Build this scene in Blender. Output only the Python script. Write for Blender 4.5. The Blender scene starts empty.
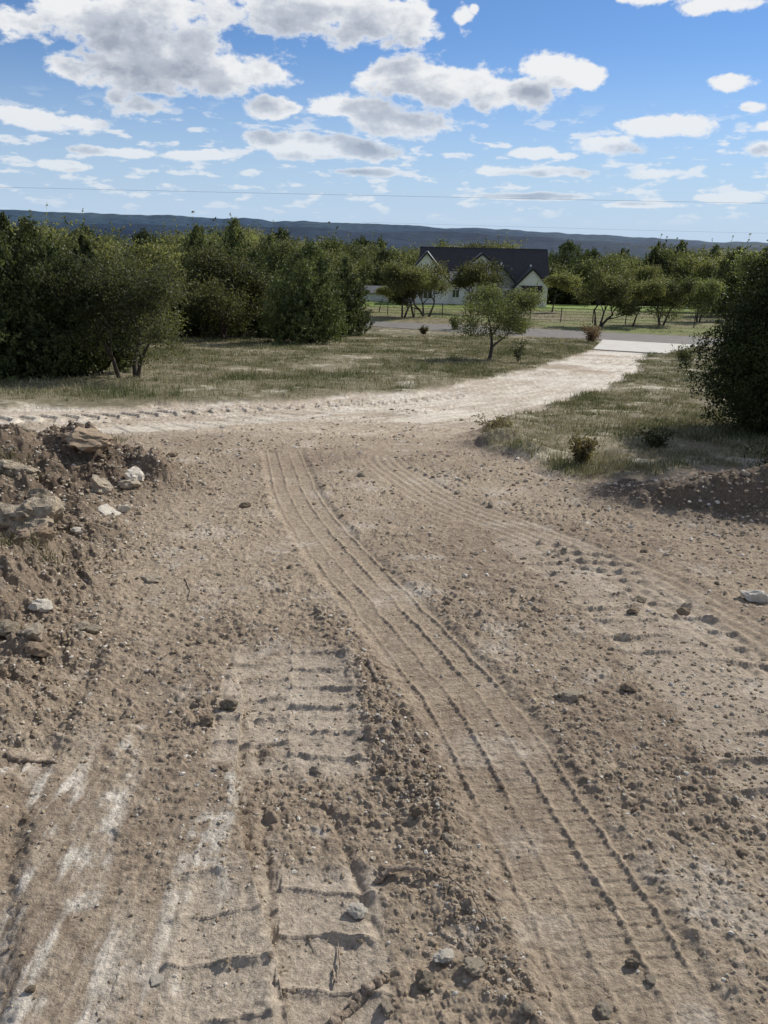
import bpy, math, random
import numpy as np
from mathutils import Matrix, Vector
R = math.radians
rng = np.random.default_rng(7)
random.seed(7)
scene = bpy.context.scene
COL = scene.collection

# ------------------------------------------------------------------ camera
F = 770.0
PITCH, ROLL = R(19.7), R(1.2)
EYE = Vector((0, 0, 1.65))
CM = Matrix.Rotation(math.pi/2 - PITCH, 4, 'X') @ Matrix.Rotation(ROLL, 4, 'Z')
cam_d = bpy.data.cameras.new('camera')
cam = bpy.data.objects.new('camera', cam_d)
COL.objects.link(cam)
cam.matrix_world = Matrix.Translation(EYE) @ CM
cam_d.sensor_fit = 'VERTICAL'
cam_d.sensor_height = 36
cam_d.lens = F/1024*36
cam_d.clip_start = 0.05
cam_d.clip_end = 60000
scene.camera = cam
CM3 = np.array(CM.to_3x3())

def ray(px, py):
    d = CM3 @ np.array([(px-384)/F, -(py-512)/F, -1.0])
    return d/np.linalg.norm(d)

# ------------------------------------------------------------------ noise
def _h(ix, iy, s):
    h = (ix.astype(np.int64)*374761393 + iy.astype(np.int64)*668265263 + s*1442695041) & 0xffffffff
    h = ((h ^ (h >> 13))*1274126177) & 0xffffffff
    h = (h ^ (h >> 16)) & 0xffffffff
    h = (h*2246822519) & 0xffffffff
    return (h ^ (h >> 15)) & 0xffffffff

_pg = np.random.default_rng(99)
_PERM = _pg.permutation(4096).astype(np.int32)
_ang = _pg.uniform(0, 2*math.pi, 4096)
_GX = np.cos(_ang).astype(np.float32)*1.5; _GY = np.sin(_ang).astype(np.float32)*1.5
def noise(x, y, s=0):
    x, y = np.broadcast_arrays(np.asarray(x, float), np.asarray(y, float))
    ix = np.floor(x); iy = np.floor(y)
    fx = (x-ix).astype(np.float32); fy = (y-iy).astype(np.float32)
    ix = ix.astype(np.int64); iy = iy.astype(np.int64)+s*137
    u = fx*fx*(3-2*fx); v = fy*fy*(3-2*fy)
    p0 = _PERM[(ix+s*61) & 4095]; p1 = _PERM[(ix+1+s*61) & 4095]
    h = _PERM[(p0+iy) & 4095]; a = _GX[h]*fx+_GY[h]*fy
    h = _PERM[(p1+iy) & 4095]; b = _GX[h]*(fx-1)+_GY[h]*fy
    h = _PERM[(p0+iy+1) & 4095]; c = _GX[h]*fx+_GY[h]*(fy-1)
    h = _PERM[(p1+iy+1) & 4095]; d = _GX[h]*(fx-1)+_GY[h]*(fy-1)
    a = a+(b-a)*u
    return a+((c+(d-c)*u)-a)*v

def fbm(x, y, sc, octs=4, gain=.5, s=0):
    t = 0; a = 1; n = 0
    for o in range(octs):
        t = t+a*noise(np.asarray(x)/sc*2**o+o*7.3, np.asarray(y)/sc*2**o-o*3.1, s+o); n += a; a *= gain
    return t/n

def cells(x, y, sc, s=0):
    """distance to the nearest jittered cell point (0 at the point), and a cell hash"""
    x = np.asarray(x)/sc; y = np.asarray(y)/sc
    ix = np.floor(x); iy = np.floor(y)
    best = np.full(x.shape, 9.0); hh = np.zeros(x.shape)
    for dx in (-1, 0, 1):
        for dy in (-1, 0, 1):
            h = _h(ix+dx, iy+dy, s)
            jx = (h & 0xffff)/65536.0; jy = ((h >> 16) & 0xffff)/65536.0
            d = np.hypot(ix+dx+jx-x, iy+dy+jy-y)
            m = d < best
            best = np.where(m, d, best); hh = np.where(m, ((h*7919) & 0xffff)/65536.0, hh)
    return best, hh

def sstep(a, b, x):
    t = np.clip((np.asarray(x)-a)/(b-a), 0, 1)
    return t*t*(3-2*t)

# ------------------------------------------------------------------ terrain profile
PY = np.array([-60, -10, 0, 1, 2, 4, 6, 8.3, 13, 20, 28, 38, 46, 52, 60, 85, 105, 112, 130, 200, 400, 1000, 2200, 60000.])
PZ = np.array([.3, .15, 0, -.01, -.04, -.16, -.32, -.55, -1.08, -1.75, -2.45, -3.30, -3.95, -4.35, -4.62, -5.65, -6.62, -6.9, -8.4, -17, -42, -85, -110, -110])
_fy = np.concatenate([np.linspace(-60, 60, 2400), np.geomspace(60.1, 60000, 1200)])
_fz = np.interp(_fy, PY, PZ)
_k = np.hanning(61); _k /= _k.sum()
_near = np.interp(np.linspace(-62, 140, 4040), PY, PZ)
_nearx = np.linspace(-62, 140, 4040)
_near = np.convolve(np.pad(_near, 30, mode='edge'), _k, mode='valid')

def H_base(x, y):
    x = np.asarray(x, float); y = np.asarray(y, float)
    z = np.where(y < 130, np.interp(y, _nearx, _near), np.interp(y, PY, PZ))
    r = np.hypot(x, y)
    # far ridges seen above the tree line
    az = np.degrees(np.arctan2(x, y))
    e2 = np.interp(az, [-60, -27, -13, -3, 8, 14, 21, 27, 60], [1.0, 1.12, .98, .80, .58, .36, .10, .05, .1])
    e2 = e2 + .10*noise(az/2.3, az*0, 31) + .04*noise(az/.7, az*0+5, 33)
    e1 = np.interp(az, [-60, -27, -13, -3, 8, 14, 21, 27, 60], [.25, .35, .42, .40, .25, .05, -.15, -.25, -.2])
    e1 = e1 + .12*noise(az/3.1, az*0+9, 35) + .03*noise(az/.8, az*0+2, 36)
    zb = -110
    h2 = 9000*np.tan(np.radians(e2))-zb
    h1 = 4500*np.tan(np.radians(e1))-zb
    z = z+np.where(r > 1500, h1*np.exp(-((r-4500)/1100)**2)+h2*np.exp(-((np.minimum(r, 9000)-9000)/1900)**2), 0)
    z = z+np.where(r > 300, 14*noise(x/420, y/420, 41)*sstep(1500, 4000, r), 0)
    return z

def hit(px, py, Hf=None):
    Hf = Hf or H_base
    d = ray(px, py)
    t = np.geomspace(1.0, 3000, 6000)
    X = d[0]*t; Y = d[1]*t; Z = EYE.z+d[2]*t
    below = Z < Hf(X, Y)
    i = int(np.argmax(below))
    if not below.any(): i = len(t)-1
    a, b = (t[i-1], t[i]) if i > 0 else (0.5, t[0])
    for _ in range(12):
        m = (a+b)/2
        if EYE.z+d[2]*m < Hf(np.array([d[0]*m]), np.array([d[1]*m]))[0]: b = m
        else: a = m
    return (d[0]*b, d[1]*b)

def hits(pts): return np.array([hit(*p) for p in pts])

def pxscale(x, y):   # pixels per metre at a ground point
    return F/(y*math.cos(PITCH)+1.65*math.sin(PITCH))

def spline(P, n=6):
    P = np.asarray(P, float); out = []
    Q = np.vstack([2*P[0]-P[1], P, 2*P[-1]-P[-2]])
    for i in range(1, len(Q)-2):
        for t in np.linspace(0, 1, n, endpoint=False):
            a, b, c, d = Q[i-1], Q[i], Q[i+1], Q[i+2]
            out.append(.5*((2*b)+(-a+c)*t+(2*a-5*b+4*c-d)*t*t+(-a+3*b-3*c+d)*t**3))
    out.append(P[-1])
    return np.array(out)

def along(x, y, L):
    """signed lateral offset u, arc length s and distance d along polyline L"""
    U = np.full(x.shape, 99.0); S = np.zeros(x.shape); DD = np.full(x.shape, 99.0)
    m0 = (x > L[:, 0].min()-.9) & (x < L[:, 0].max()+.9) & (y > L[:, 1].min()-.9) & (y < L[:, 1].max()+.9)
    if not m0.any(): return U, S, DD
    x = x[m0]; y = y[m0]
    bu = np.full(x.shape, 99.0); bs = np.zeros(x.shape); bd = np.full(x.shape, 99.0); acc = 0
    for i in range(len(L)-1):
        a = L[i]; e = L[i+1]-a; l = math.hypot(*e)
        if l < 1e-6: continue
        tx, ty = e/l
        dx = x-a[0]; dy = y-a[1]
        s = dx*tx+dy*ty
        sc = np.clip(s, 0 if i else -.3, l if i < len(L)-2 else l+.3)
        u = dx*ty-dy*tx
        d = np.hypot(u, s-sc)
        m = d < bd
        bd[m] = d[m]; bu[m] = u[m]; bs[m] = acc+sc[m]
        acc += l
    U[m0] = bu; S[m0] = bs; DD[m0] = bd
    return U, S, DD

def poly_sd(x, y, P):
    """signed distance to polygon, positive inside"""
    inside = np.zeros(x.shape, bool); d = np.full(x.shape, 1e9)
    n = len(P)
    for i in range(n):
        ax, ay = P[i]; bx, by = P[(i+1) % n]
        ex, ey = bx-ax, by-ay
        t = np.clip(((x-ax)*ex+(y-ay)*ey)/(ex*ex+ey*ey+1e-12), 0, 1)
        d = np.minimum(d, np.hypot(x-ax-t*ex, y-ay-t*ey))
        c = ((ay > y) != (by > y)) & (x < (bx-ax)*(y-ay)/(by-ay+1e-15)+ax)
        inside ^= c
    return np.where(inside, d, -d)

# --- region outlines on the ground
up_edge = hits([(-150, 416), (0, 412), (100, 409), (200, 405), (300, 399), (400, 393), (445, 387), (500, 377), (555, 362), (596, 349)])
dn_edge = hits([(650, 353), (640, 372), (615, 388), (575, 400), (530, 412), (500, 424), (486, 434), (484, 446), (505, 458), (545, 466), (580, 480), (640, 480), (700, 470), (760, 466)])
DIRT = np.vstack([[[-40, up_edge[0][1]-1.5]], up_edge, dn_edge, [[12, 7.5], [40, 6], [40, -20], [-40, -20]]])
r_t = hits([(375, 321.5), (693, 337)]); r_b = hits([(375, 326.8), (693, 344.6)])
def ext(p, k0, k1):
    d = p[1]-p[0]; return np.array([p[0]-d*k0, p[1]+d*k1])
rt = ext(r_t, 4, 4); rb = ext(r_b, 4, 4)
ROAD = np.array([rt[0], rt[1], rb[1], rb[0]])
APRON = hits([(602.5, 340.3), (700, 345.6), (664, 354.5), (593, 350)])

# --- tracks (world lines)
TA = spline(hits([(286, 462), (300, 500), (345, 560), (408, 630), (468, 700), (522, 790), (580, 890), (650, 1023), (700, 1110)]))
TB = spline(hits([(430, 448), (385, 455), (395, 470), (445, 500), (530, 532), (610, 565), (690, 605), (790, 665), (900, 740)]))
TC = spline(hits([(293, 628), (291, 700), (287, 800), (280, 900), (272, 1060)]))
TD = spline(hits([(570, 560), (620, 590), (675, 635), (745, 700), (840, 800)]))
TE = spline(hits([(-60, 423), (60, 418), (160, 413), (260, 408), (360, 402), (440, 396)]))
TF = spline(hits([(-60, 440), (60, 432), (200, 424), (330, 412), (430, 402), (520, 390), (600, 372), (640, 356)]))
TG = spline(hits([(425, 418), (480, 410), (540, 402), (590, 388), (630, 366)]))
FUR = spline(hits([(340, 640), (372, 700), (400, 760), (432, 830), (462, 900), (500, 970), (550, 1060)]))
RUT = spline(hits([(262, 800), (268, 876), (274, 960), (285, 1050)]))
RUT2 = spline(hits([(345, 850), (365, 900), (385, 960), (400, 1040)]))
LEDGE = spline(hits([(60, 760), (30, 830), (18, 900), (8, 1000), (0, 1060)]))
CH1 = spline(hits([(52, 850), (56, 900), (66, 960), (45, 1040)]))
CH2 = spline(hits([(205, 860), (190, 930), (178, 990)]))
CH3 = spline(hits([(120, 790), (108, 830)]))
BANK = spline(hits([(130, 520), (110, 580), (70, 640), (30, 700), (-30, 790)]))

def blob(px, py, sx, sy, h, rot=0):
    c = hit(px, py); return (c[0], c[1], sx, sy, h, rot)
LM = [blob(60, 472, .75, .45, .20), blob(110, 474, .45, .36, .14), blob(-20, 485, .8, .6, .22), blob(-110, 500, 1.0, .9, .35),
      blob(150, 482, .28, .25, .10), blob(20, 520, .5, .35, .16), blob(-60, 600, .55, .6, .28), blob(90, 545, .3, .3, .07),
      blob(10, 610, .30, .35, .12), blob(50, 655, .22, .16, .07), blob(-60, 720, .35, .35, .16), blob(-80, 860, .22, .4, .1)]
RM = [blob(685, 508, .5, .22, .17), blob(762, 514, .5, .26, .21), blob(860, 520, .8, .35, .27), blob(1000, 530, 1.2, .6, .24),
      blob(635, 499, .4, .18, .12), blob(605, 490, .3, .16, .05)]
SM = [blob(500, 446, .35, .25, .16), blob(530, 456, .3, .2, .10), blob(490, 436, .3, .25, .10)]

def bumps(x, y, B):
    z = np.zeros(np.shape(x))
    for (cx, cy, sx, sy, h, rot) in B:
        z = z+h*np.exp(-(((x-cx)/sx)**2+((y-cy)/sy)**2))
    return z

def H_full(x, y, want=False):
    x = np.asarray(x, float); y = np.asarray(y, float)
    z = H_base(x, y)
    r = np.hypot(x, y)
    M = {}
    near = (r < 75) & (y > -12)
    xs = x[near]; ys = y[near]; rs = r[near]
    jit = .35*fbm(xs, ys, 1.2, 4, .6, 61)*np.clip(rs/8, .4, 1.6)
    sd = poly_sd(xs, ys, DIRT)+jit
    dirt = sstep(-.10, .16, sd)
    lm = bumps(xs, ys, LM); rm = bumps(xs, ys, RM); sm = bumps(xs, ys, SM)
    mound = np.clip((lm+rm+sm)/.10, 0, 1)
    rock_l = np.clip(lm/.12, 0, 1)
    vn = rs < 16
    # broad relief
    dz = .035*fbm(xs, ys, 2.2, 3, .5, 1)*np.clip(rs/6, .3, 1)
    grow = 1-dirt
    dz = dz+grow*(.06*fbm(xs, ys, .9, 4, .55, 4)+.05)
    rough = .72+.42*sstep(-.1, .35, fbm(xs, ys, .9, 3, .5, 9))
    u, s, d = along(xs, ys, TA); wa = .205
    ta = sstep(wa+.06, wa-.03, np.abs(u)+.03*noise(s/.12, u*0, 58)+.02*noise(xs/.03, ys/.03, 59))*sstep(.29, .2, d-np.abs(u))
    uA, sA, dA = u, s, d
    uB, sB, dB = along(xs, ys, TB); tb = sstep(.26, .17, dB)
    uC, sC, dC = along(xs, ys, TC); tc = sstep(.29, .25, dC)
    uD, sD, dD = along(xs, ys, TD); td = sstep(.36, .28, dD)
    uE, sE, dE = along(xs, ys, TE); te = sstep(.42, .34, dE)
    uF, sF, dF = along(xs, ys, TF); tf = sstep(.5, .3, dF)
    uG, sG, dG = along(xs, ys, TG); tg = sstep(.4, .25, dG)
    uU, sU, dU = along(xs, ys, FUR); fur = np.exp(-(dU/.085)**2)
    uR, sR, dR = along(xs, ys, RUT)
    uR2, sR2, dR2 = along(xs, ys, RUT2)
    uL, sL, dL = along(xs, ys, LEDGE)
    c1 = along(xs, ys, CH1)[2]; c2 = along(xs, ys, CH2)[2]; c3 = along(xs, ys, CH3)[2]
    keepC0 = np.clip(sstep(2.05, 2.2, ys)*sstep(3.15, 2.95, ys)+sstep(1.75, 1.65, ys), 0, 1)*sstep(-.38, -.12, fbm(xs, ys, .35, 3, .6, 71))
    smooth = np.clip(ta*.80+tb*.7+tc*keepC0*.8+td*.75+sstep(.3, .05, c1)*.7+sstep(.2, .05, c2)*.6+te*.5+tf*.6+tg*.5, 0, .92)
    rough = rough*(1-smooth)
    rough = rough+fur*.35+.6*rock_l+.3*mound
    D = np.zeros_like(xs)
    xv, yv = xs[vn], ys[vn]
    # crumbly soil: billowed noise + cell clods
    c_, h_ = cells(xv+.02*noise(xv/.03, yv/.03, 7), yv, .075, 3)
    k1 = np.sqrt(np.clip(1-(c_/(.20+.22*h_))**2, 0, 1))*np.where(h_ > .77, 1, 0)*.0115
    c_, h_ = cells(xv+.013*noise(xv/.02, yv/.02, 8), yv, .032, 5)
    k2 = np.sqrt(np.clip(1-(c_/.42)**2, 0, 1))*np.where(h_ > .5, 1, 0)*.0075
    b1 = .017*fbm(xv, yv, .28, 3, .5, 11)+.017*np.abs(fbm(xv, yv, .11, 3, .6, 15))+.012*fbm(xv, yv, .035, 3, .7, 19)
    b1 = b1+.009*fbm(xv/4.5, yv, .07, 3, .6, 17)*sstep(-.15, .25, fbm(xv, yv, .8, 2, .5, 18))
    D[vn] = (k1+k2+b1)*np.clip(rough[vn]*.86, .24, 1.7)
    D = D*sstep(16, 11, rs)
    dz = dz+D*dirt+D*.6*grow
    # left mound: crags, overhang-like cuts
    crag = (.20*np.abs(fbm(xs, ys, .55, 4, .55, 23))+.045*fbm(xs, ys, .12, 3, .6, 27)-.05)
    cm_, hm_ = cells(xs+.05*noise(xs/.09, ys/.09, 6), ys, .17, 13)
    crag = crag+np.sqrt(np.clip(1-(cm_/.5)**2, 0, 1))*(hm_ > .35)*.055*hm_
    dz = dz+lm+rm+sm+crag*rock_l+crag*.6*np.clip(rm/.12+sm/.2, 0, 1)
    # tyre print A: ribs with short cross lugs
    wob = .010*noise(sA/.2, sA*0, 51)+.005*noise(sA/.04, uA/.1, 56)
    rib = 0; serr = 1+.35*noise(sA/.03, uA/.03, 52)
    for q in (-.17, -.065, .055, .165):
        rib = rib+np.exp(-((uA-q+wob)/.009)**2)*serr
    row_ = np.floor((uA+.4)/.115)
    saw = (sA/.05+row_*.37+uA*1.5) % 1
    fade = .45+.55*sstep(-.25, .3, noise(sA/.3, uA*4, 53))
    dz = dz+ta*(-.014+.006*noise(sA/.5, uA*0, 54)+.0095*rib*fade+.0035*(saw < .2)*fade)+.006*np.exp(-((np.abs(uA)-wa-.03)/.03)**2)*sstep(.4, .2, d)
    # print B
    rb_ = np.cos(uB/.05*2*math.pi*.62)
    sb = (sB/.07) % 1
    dz = dz+tb*(-.010+.0035*rb_+.003*(sb < .3))
    # bar-lug print C (two staggered columns) and D
    def lug(u, s, wid, sp, dep, seed):
        side = u > 0
        ph = (s/sp+np.where(side, .5, 0)-np.abs(u)*.9+.10*noise(s/.3, u*4, seed)) % 1
        am = .35+.9*sstep(-.3, .35, noise(s/.13, u*9, seed+3)); ph = (ph+.05*noise(u/.05, s/.08, seed+4)) % 1
        bar = am*np.exp(-((ph-.62)/.075)**2)+.5*sstep(.1, .6, ph)*(ph < .62)
        gap = np.exp(-(u/.020)**2)
        return dep*(bar+gap*.35-.6)+.008*np.exp(-((np.abs(u)-wid)/.02)**2)
    keepC = keepC0
    dz = dz+tc*keepC*(lug(uC, sC, .25, .155, .0115, 55)-.004)
    dz = dz+td*(lug(uD, -ys*1.0, .33, .165, .020, 57)*sstep(-.3, .2, fbm(xs, ys, .5, 2, .5, 73)))
    sawE = (sE/.28+np.abs(uE)*1.2) % 1
    dz = dz+te*(-.02+.03*(sawE < .35))
    sawF = (sF/.4) % 1
    dz = dz+tf*(-.02+.012*(sawF < .4))-.03*np.exp(-((np.abs(uF)-.8)/.08)**2)*dirt
    dz = dz+fur*(.014+.02*fbm(xs, ys, .09, 3, .6, 77))
    brk = sstep(-.25, .2, fbm(xs, ys, .16, 3, .6, 81))
    dz = dz-.010*brk*np.exp(-(dR/.012)**2)+.007*brk*np.exp(-((uR-.03)/.02)**2)*(dR < .2)
    dz = dz-.012*brk*np.exp(-(dR2/.014)**2)+.008*brk*np.exp(-((uR2-.04)/.022)**2)*(dR2 < .2)
    dz = dz+.03*sstep(.04, -.04, uL)*(dL < .6)
    dz = dz+.007*fbm(xs*6, ys, .5, 4, .65, 111)*sstep(.3, .1, np.minimum(c1, c2))
    # road bed
    sr = poly_sd(xs, ys, ROAD)
    sa = poly_sd(xs, ys, APRON)
    flat = np.clip(sstep(-.6, 0, sr)+sstep(-.6, 0, sa), 0, 1)
    dz = dz*(1-flat)
    z[near] += dz
    if not want: return z
    def put(a, fill=0.0):
        o = np.full(x.shape, float(fill)); o[near] = a; return o
    M = dict(dirt=put(dirt), sd=put(sd, -99), lm=put(lm), rm=put(rm), sm=put(sm), ta=put(ta), tb=put(tb), tc=put(tc*keepC), td=put(td),
             te=put(te), tf=put(tf), tg=put(tg), fur=put(fur), c1=put(c1, 9), c2=put(c2, 9), c3=put(c3, 9), uF=put(uF, 9), sF=put(sF), sE=put(sE), uE=put(uE, 9), road=put(sr, -99), rough=put(rough), r=r)
    return z, M

# ------------------------------------------------------------------ mesh helpers
def mesh_np(name, V, Fc, mat=None, smooth=False, color=None, mats=None, midx=None):
    """V (n,3); Fc: (m,k) array of one polygon size, or list of such arrays"""
    if isinstance(Fc, np.ndarray): Fc = [Fc]
    me = bpy.data.meshes.new(name)
    nl = sum(f.size for f in Fc); nf = sum(len(f) for f in Fc)
    me.vertices.add(len(V)); me.loops.add(nl); me.polygons.add(nf)
    me.vertices.foreach_set('co', np.ascontiguousarray(V, dtype=np.float32).ravel())
    me.loops.foreach_set('vertex_index', np.concatenate([f.ravel() for f in Fc]).astype(np.int32))
    tot = np.concatenate([np.full(len(f), f.shape[1]) for f in Fc])
    me.polygons.foreach_set('loop_start', np.concatenate([[0], np.cumsum(tot)[:-1]]).astype(np.int32))
    me.update(calc_edges=True)
    me.polygons.foreach_set('use_smooth', np.full(nf, smooth))
    if color is not None:
        ca = me.color_attributes.new('Col', 'FLOAT_COLOR', 'POINT')
        c4 = np.ones((len(V), 4), np.float32); c4[:, :3] = color
        ca.data.foreach_set('color', c4.ravel())
    if mats:
        for m in mats: me.materials.append(m)
        if midx is not None: me.polygons.foreach_set('material_index', midx.astype(np.int32))
    elif mat: me.materials.append(mat)
    me.update()
    return me

def link(name, me, parent=None, loc=None):
    o = bpy.data.objects.new(name, me); COL.objects.link(o)
    if parent: o.parent = parent
    if loc is not None: o.location = loc
    return o

def tag(o, label=None, cat=None, group=None, kind=None):
    if label: o['label'] = label
    if cat: o['category'] = cat
    if group: o['group'] = group
    if kind: o['kind'] = kind
    return o

def empty(name, loc, label, cat, group=None, rz=0):
    o = bpy.data.objects.new(name, None); COL.objects.link(o); o.empty_display_size = .2
    o.location = loc; o.rotation_euler = (0, 0, rz)
    return tag(o, label, cat, group)

class MB:
    def __init__(s): s.v = []; s.f = []
    def poly(s, pts):
        n = len(s.v); s.v += [tuple(p) for p in pts]; s.f.append(tuple(range(n, n+len(pts))))
    def box(s, x0, x1, y0, y1, z0, z1):
        n = len(s.v)
        s.v += [(x0,y0,z0),(x1,y0,z0),(x1,y1,z0),(x0,y1,z0),(x0,y0,z1),(x1,y0,z1),(x1,y1,z1),(x0,y1,z1)]
        s.f += [tuple(n+i for i in q) for q in ((3,2,1,0),(4,5,6,7),(0,1,5,4),(1,2,6,5),(2,3,7,6),(3,0,4,7))]
    def slab(s, a, b, c, d, t):
        """quad a,b,c,d thickened along its normal by t"""
        a, b, c, d = map(Vector, (a, b, c, d))
        nrm = (b-a).cross(d-a).normalized()*t
        P = [a, b, c, d]; Q = [p+nrm for p in P]
        n = len(s.v); s.v += [tuple(p) for p in P+Q]
        s.f += [tuple(n+i for i in q) for q in ((3,2,1,0),(4,5,6,7),(0,1,5,4),(1,2,6,5),(2,3,7,6),(3,0,4,7))]
    def prism(s, prof, y0, y1):
        """profile in xz extruded along y"""
        n = len(s.v); k = len(prof)
        s.v += [(x, y0, z) for x, z in prof]+[(x, y1, z) for x, z in prof]
        s.f.append(tuple(n+i for i in range(k))); s.f.append(tuple(n+k+i for i in reversed(range(k))))
        for i in range(k):
            j = (i+1) % k; s.f.append((n+i, n+k+i, n+k+j, n+j))
    def tube(s, P, Rr, sides=7):
        P = [Vector(p) for p in P]; n0 = len(s.v)
        up = Vector((.13, .21, .97))
        for i, p in enumerate(P):
            t = (P[min(i+1, len(P)-1)]-P[max(i-1, 0)]).normalized()
            a = t.cross(up)
            if a.length < .05: a = t.cross(Vector((1, 0, 0)))
            a.normalize(); b = t.cross(a)
            for k in range(sides):
                w = 2*math.pi*k/sides
                s.v.append(tuple(p+(a*math.cos(w)+b*math.sin(w))*Rr[i]))
        for i in range(len(P)-1):
            for k in range(sides):
                a = n0+i*sides+k; b = n0+i*sides+(k+1) % sides
                s.f.append((a, b, b+sides, a+sides))
        s.f.append(tuple(n0+k for k in reversed(range(sides))))
        s.f.append(tuple(n0+(len(P)-1)*sides+k for k in range(sides)))
    def mesh(s, name, mat, smooth=False):
        me = bpy.data.meshes.new(name); me.from_pydata(s.v, [], s.f); me.materials.append(mat)
        if smooth: me.polygons.foreach_set('use_smooth', [True]*len(me.polygons))
        me.update(); return me
    def build(s, name, mat, parent=None, smooth=False): return link(name, s.mesh(name, mat, smooth), parent)

# ------------------------------------------------------------------ materials
def nt(name):
    m = bpy.data.materials.new(name); m.use_nodes = True
    t = m.node_tree; t.nodes.clear()
    o = t.nodes.new('ShaderNodeOutputMaterial')
    return m, t, o
def N(t, typ, **k):
    n = t.nodes.new(typ)
    for a, v in k.items():
        if a.startswith('i_'):
            key = a[2:]; key = int(key) if key.isdigit() else key
            n.inputs[key].default_value = v
        else: setattr(n, a, v)
    return n
def L(t, a, b): t.links.new(a, b)

def mat_simple(name, c, rough=.7, var=.25, scale=3., bump=.0, metal=0, spec=.3, c2=None):
    m, t, o = nt(name)
    p = N(t, 'ShaderNodeBsdfPrincipled'); p.inputs['Roughness'].default_value = rough
    p.inputs['Metallic'].default_value = metal; p.inputs['Specular IOR Level'].default_value = spec
    tc = N(t, 'ShaderNodeTexCoord')
    n = N(t, 'ShaderNodeTexNoise'); n.inputs['Scale'].default_value = scale; n.inputs['Detail'].default_value = 6; n.inputs['Roughness'].default_value = .65
    L(t, tc.outputs['Object'], n.inputs['Vector'])
    r = N(t, 'ShaderNodeValToRGB')
    a = [v*(1-var) for v in c]; b = [min(1, v*(1+var)) for v in (c2 or c)]
    r.color_ramp.elements[0].position = .3; r.color_ramp.elements[1].position = .7
    r.color_ramp.elements[0].color = (*a, 1); r.color_ramp.elements[1].color = (*b, 1)
    L(t, n.outputs['Fac'], r.inputs['Fac']); L(t, r.outputs['Color'], p.inputs['Base Color'])
    if bump:
        n2 = N(t, 'ShaderNodeTexNoise'); n2.inputs['Scale'].default_value = scale*5; n2.inputs['Detail'].default_value = 5
        L(t, tc.outputs['Object'], n2.inputs['Vector'])
        b_ = N(t, 'ShaderNodeBump'); b_.inputs['Strength'].default_value = 1; b_.inputs['Distance'].default_value = bump
        L(t, n2.outputs['Fac'], b_.inputs['Height']); L(t, b_.outputs['Normal'], p.inputs['Normal'])
    L(t, p.outputs[0], o.inputs[0])
    return m

def mat_ground(name, fine, bump):
    """vertex colours from the terrain code, broken up by fine noise"""
    m, t, o = nt(name)
    p = N(t, 'ShaderNodeBsdfPrincipled'); p.inputs['Roughness'].default_value = .95; p.inputs['Specular IOR Level'].default_value = .12
    a = N(t, 'ShaderNodeVertexColor', layer_name='Col')
    g = N(t, 'ShaderNodeTexCoord')
    n = N(t, 'ShaderNodeTexNoise'); n.inputs['Scale'].default_value = fine; n.inputs['Detail'].default_value = 8; n.inputs['Roughness'].default_value = .72
    L(t, g.outputs['Object'], n.inputs['Vector'])
    mr = N(t, 'ShaderNodeMapRange'); mr.inputs['From Min'].default_value = .32; mr.inputs['From Max'].default_value = .68
    mr.inputs['To Min'].default_value = .55; mr.inputs['To Max'].default_value = 1.36
    L(t, n.outputs['Fac'], mr.inputs['Value'])
    mx = N(t, 'ShaderNodeVectorMath', operation='SCALE')
    L(t, a.outputs['Color'], mx.inputs[0]); L(t, mr.outputs[0], mx.inputs['Scale'])
    L(t, mx.outputs[0], p.inputs['Base Color'])
    n2 = N(t, 'ShaderNodeTexNoise'); n2.inputs['Scale'].default_value = fine*2.2; n2.inputs['Detail'].default_value = 6; n2.inputs['Roughness'].default_value = .7
    L(t, g.outputs['Object'], n2.inputs['Vector'])
    b = N(t, 'ShaderNodeBump'); b.inputs['Strength'].default_value = .9; b.inputs['Distance'].default_value = bump
    L(t, n2.outputs['Fac'], b.inputs['Height']); L(t, b.outputs['Normal'], p.inputs['Normal'])
    L(t, p.outputs[0], o.inputs[0])
    return m

def mat_leaf(name, trans=.35, spec=.25):
    m, t, o = nt(name)
    a = N(t, 'ShaderNodeVertexColor', layer_name='Col')
    oi = N(t, 'ShaderNodeObjectInfo')
    mr = N(t, 'ShaderNodeMapRange'); mr.inputs['To Min'].default_value = .6; mr.inputs['To Max'].default_value = 1.5
    L(t, oi.outputs['Random'], mr.inputs['Value'])
    mx = N(t, 'ShaderNodeVectorMath', operation='SCALE'); L(t, a.outputs['Color'], mx.inputs[0]); L(t, mr.outputs[0], mx.inputs['Scale'])
    p = N(t, 'ShaderNodeBsdfPrincipled'); p.inputs['Roughness'].default_value = .6; p.inputs['Specular IOR Level'].default_value = spec
    L(t, mx.outputs[0], p.inputs['Base Color'])
    tr = N(t, 'ShaderNodeBsdfTranslucent')
    m2 = N(t, 'ShaderNodeVectorMath', operation='MULTIPLY'); m2.inputs[1].default_value = (1.12, 1.15, .7)
    L(t, mx.outputs[0], m2.inputs[0]); L(t, m2.outputs[0], tr.inputs['Color'])
    s = N(t, 'ShaderNodeMixShader'); s.inputs[0].default_value = trans
    L(t, p.outputs[0], s.inputs[1]); L(t, tr.outputs[0], s.inputs[2]); L(t, s.outputs[0], o.inputs[0])
    return m

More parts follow.
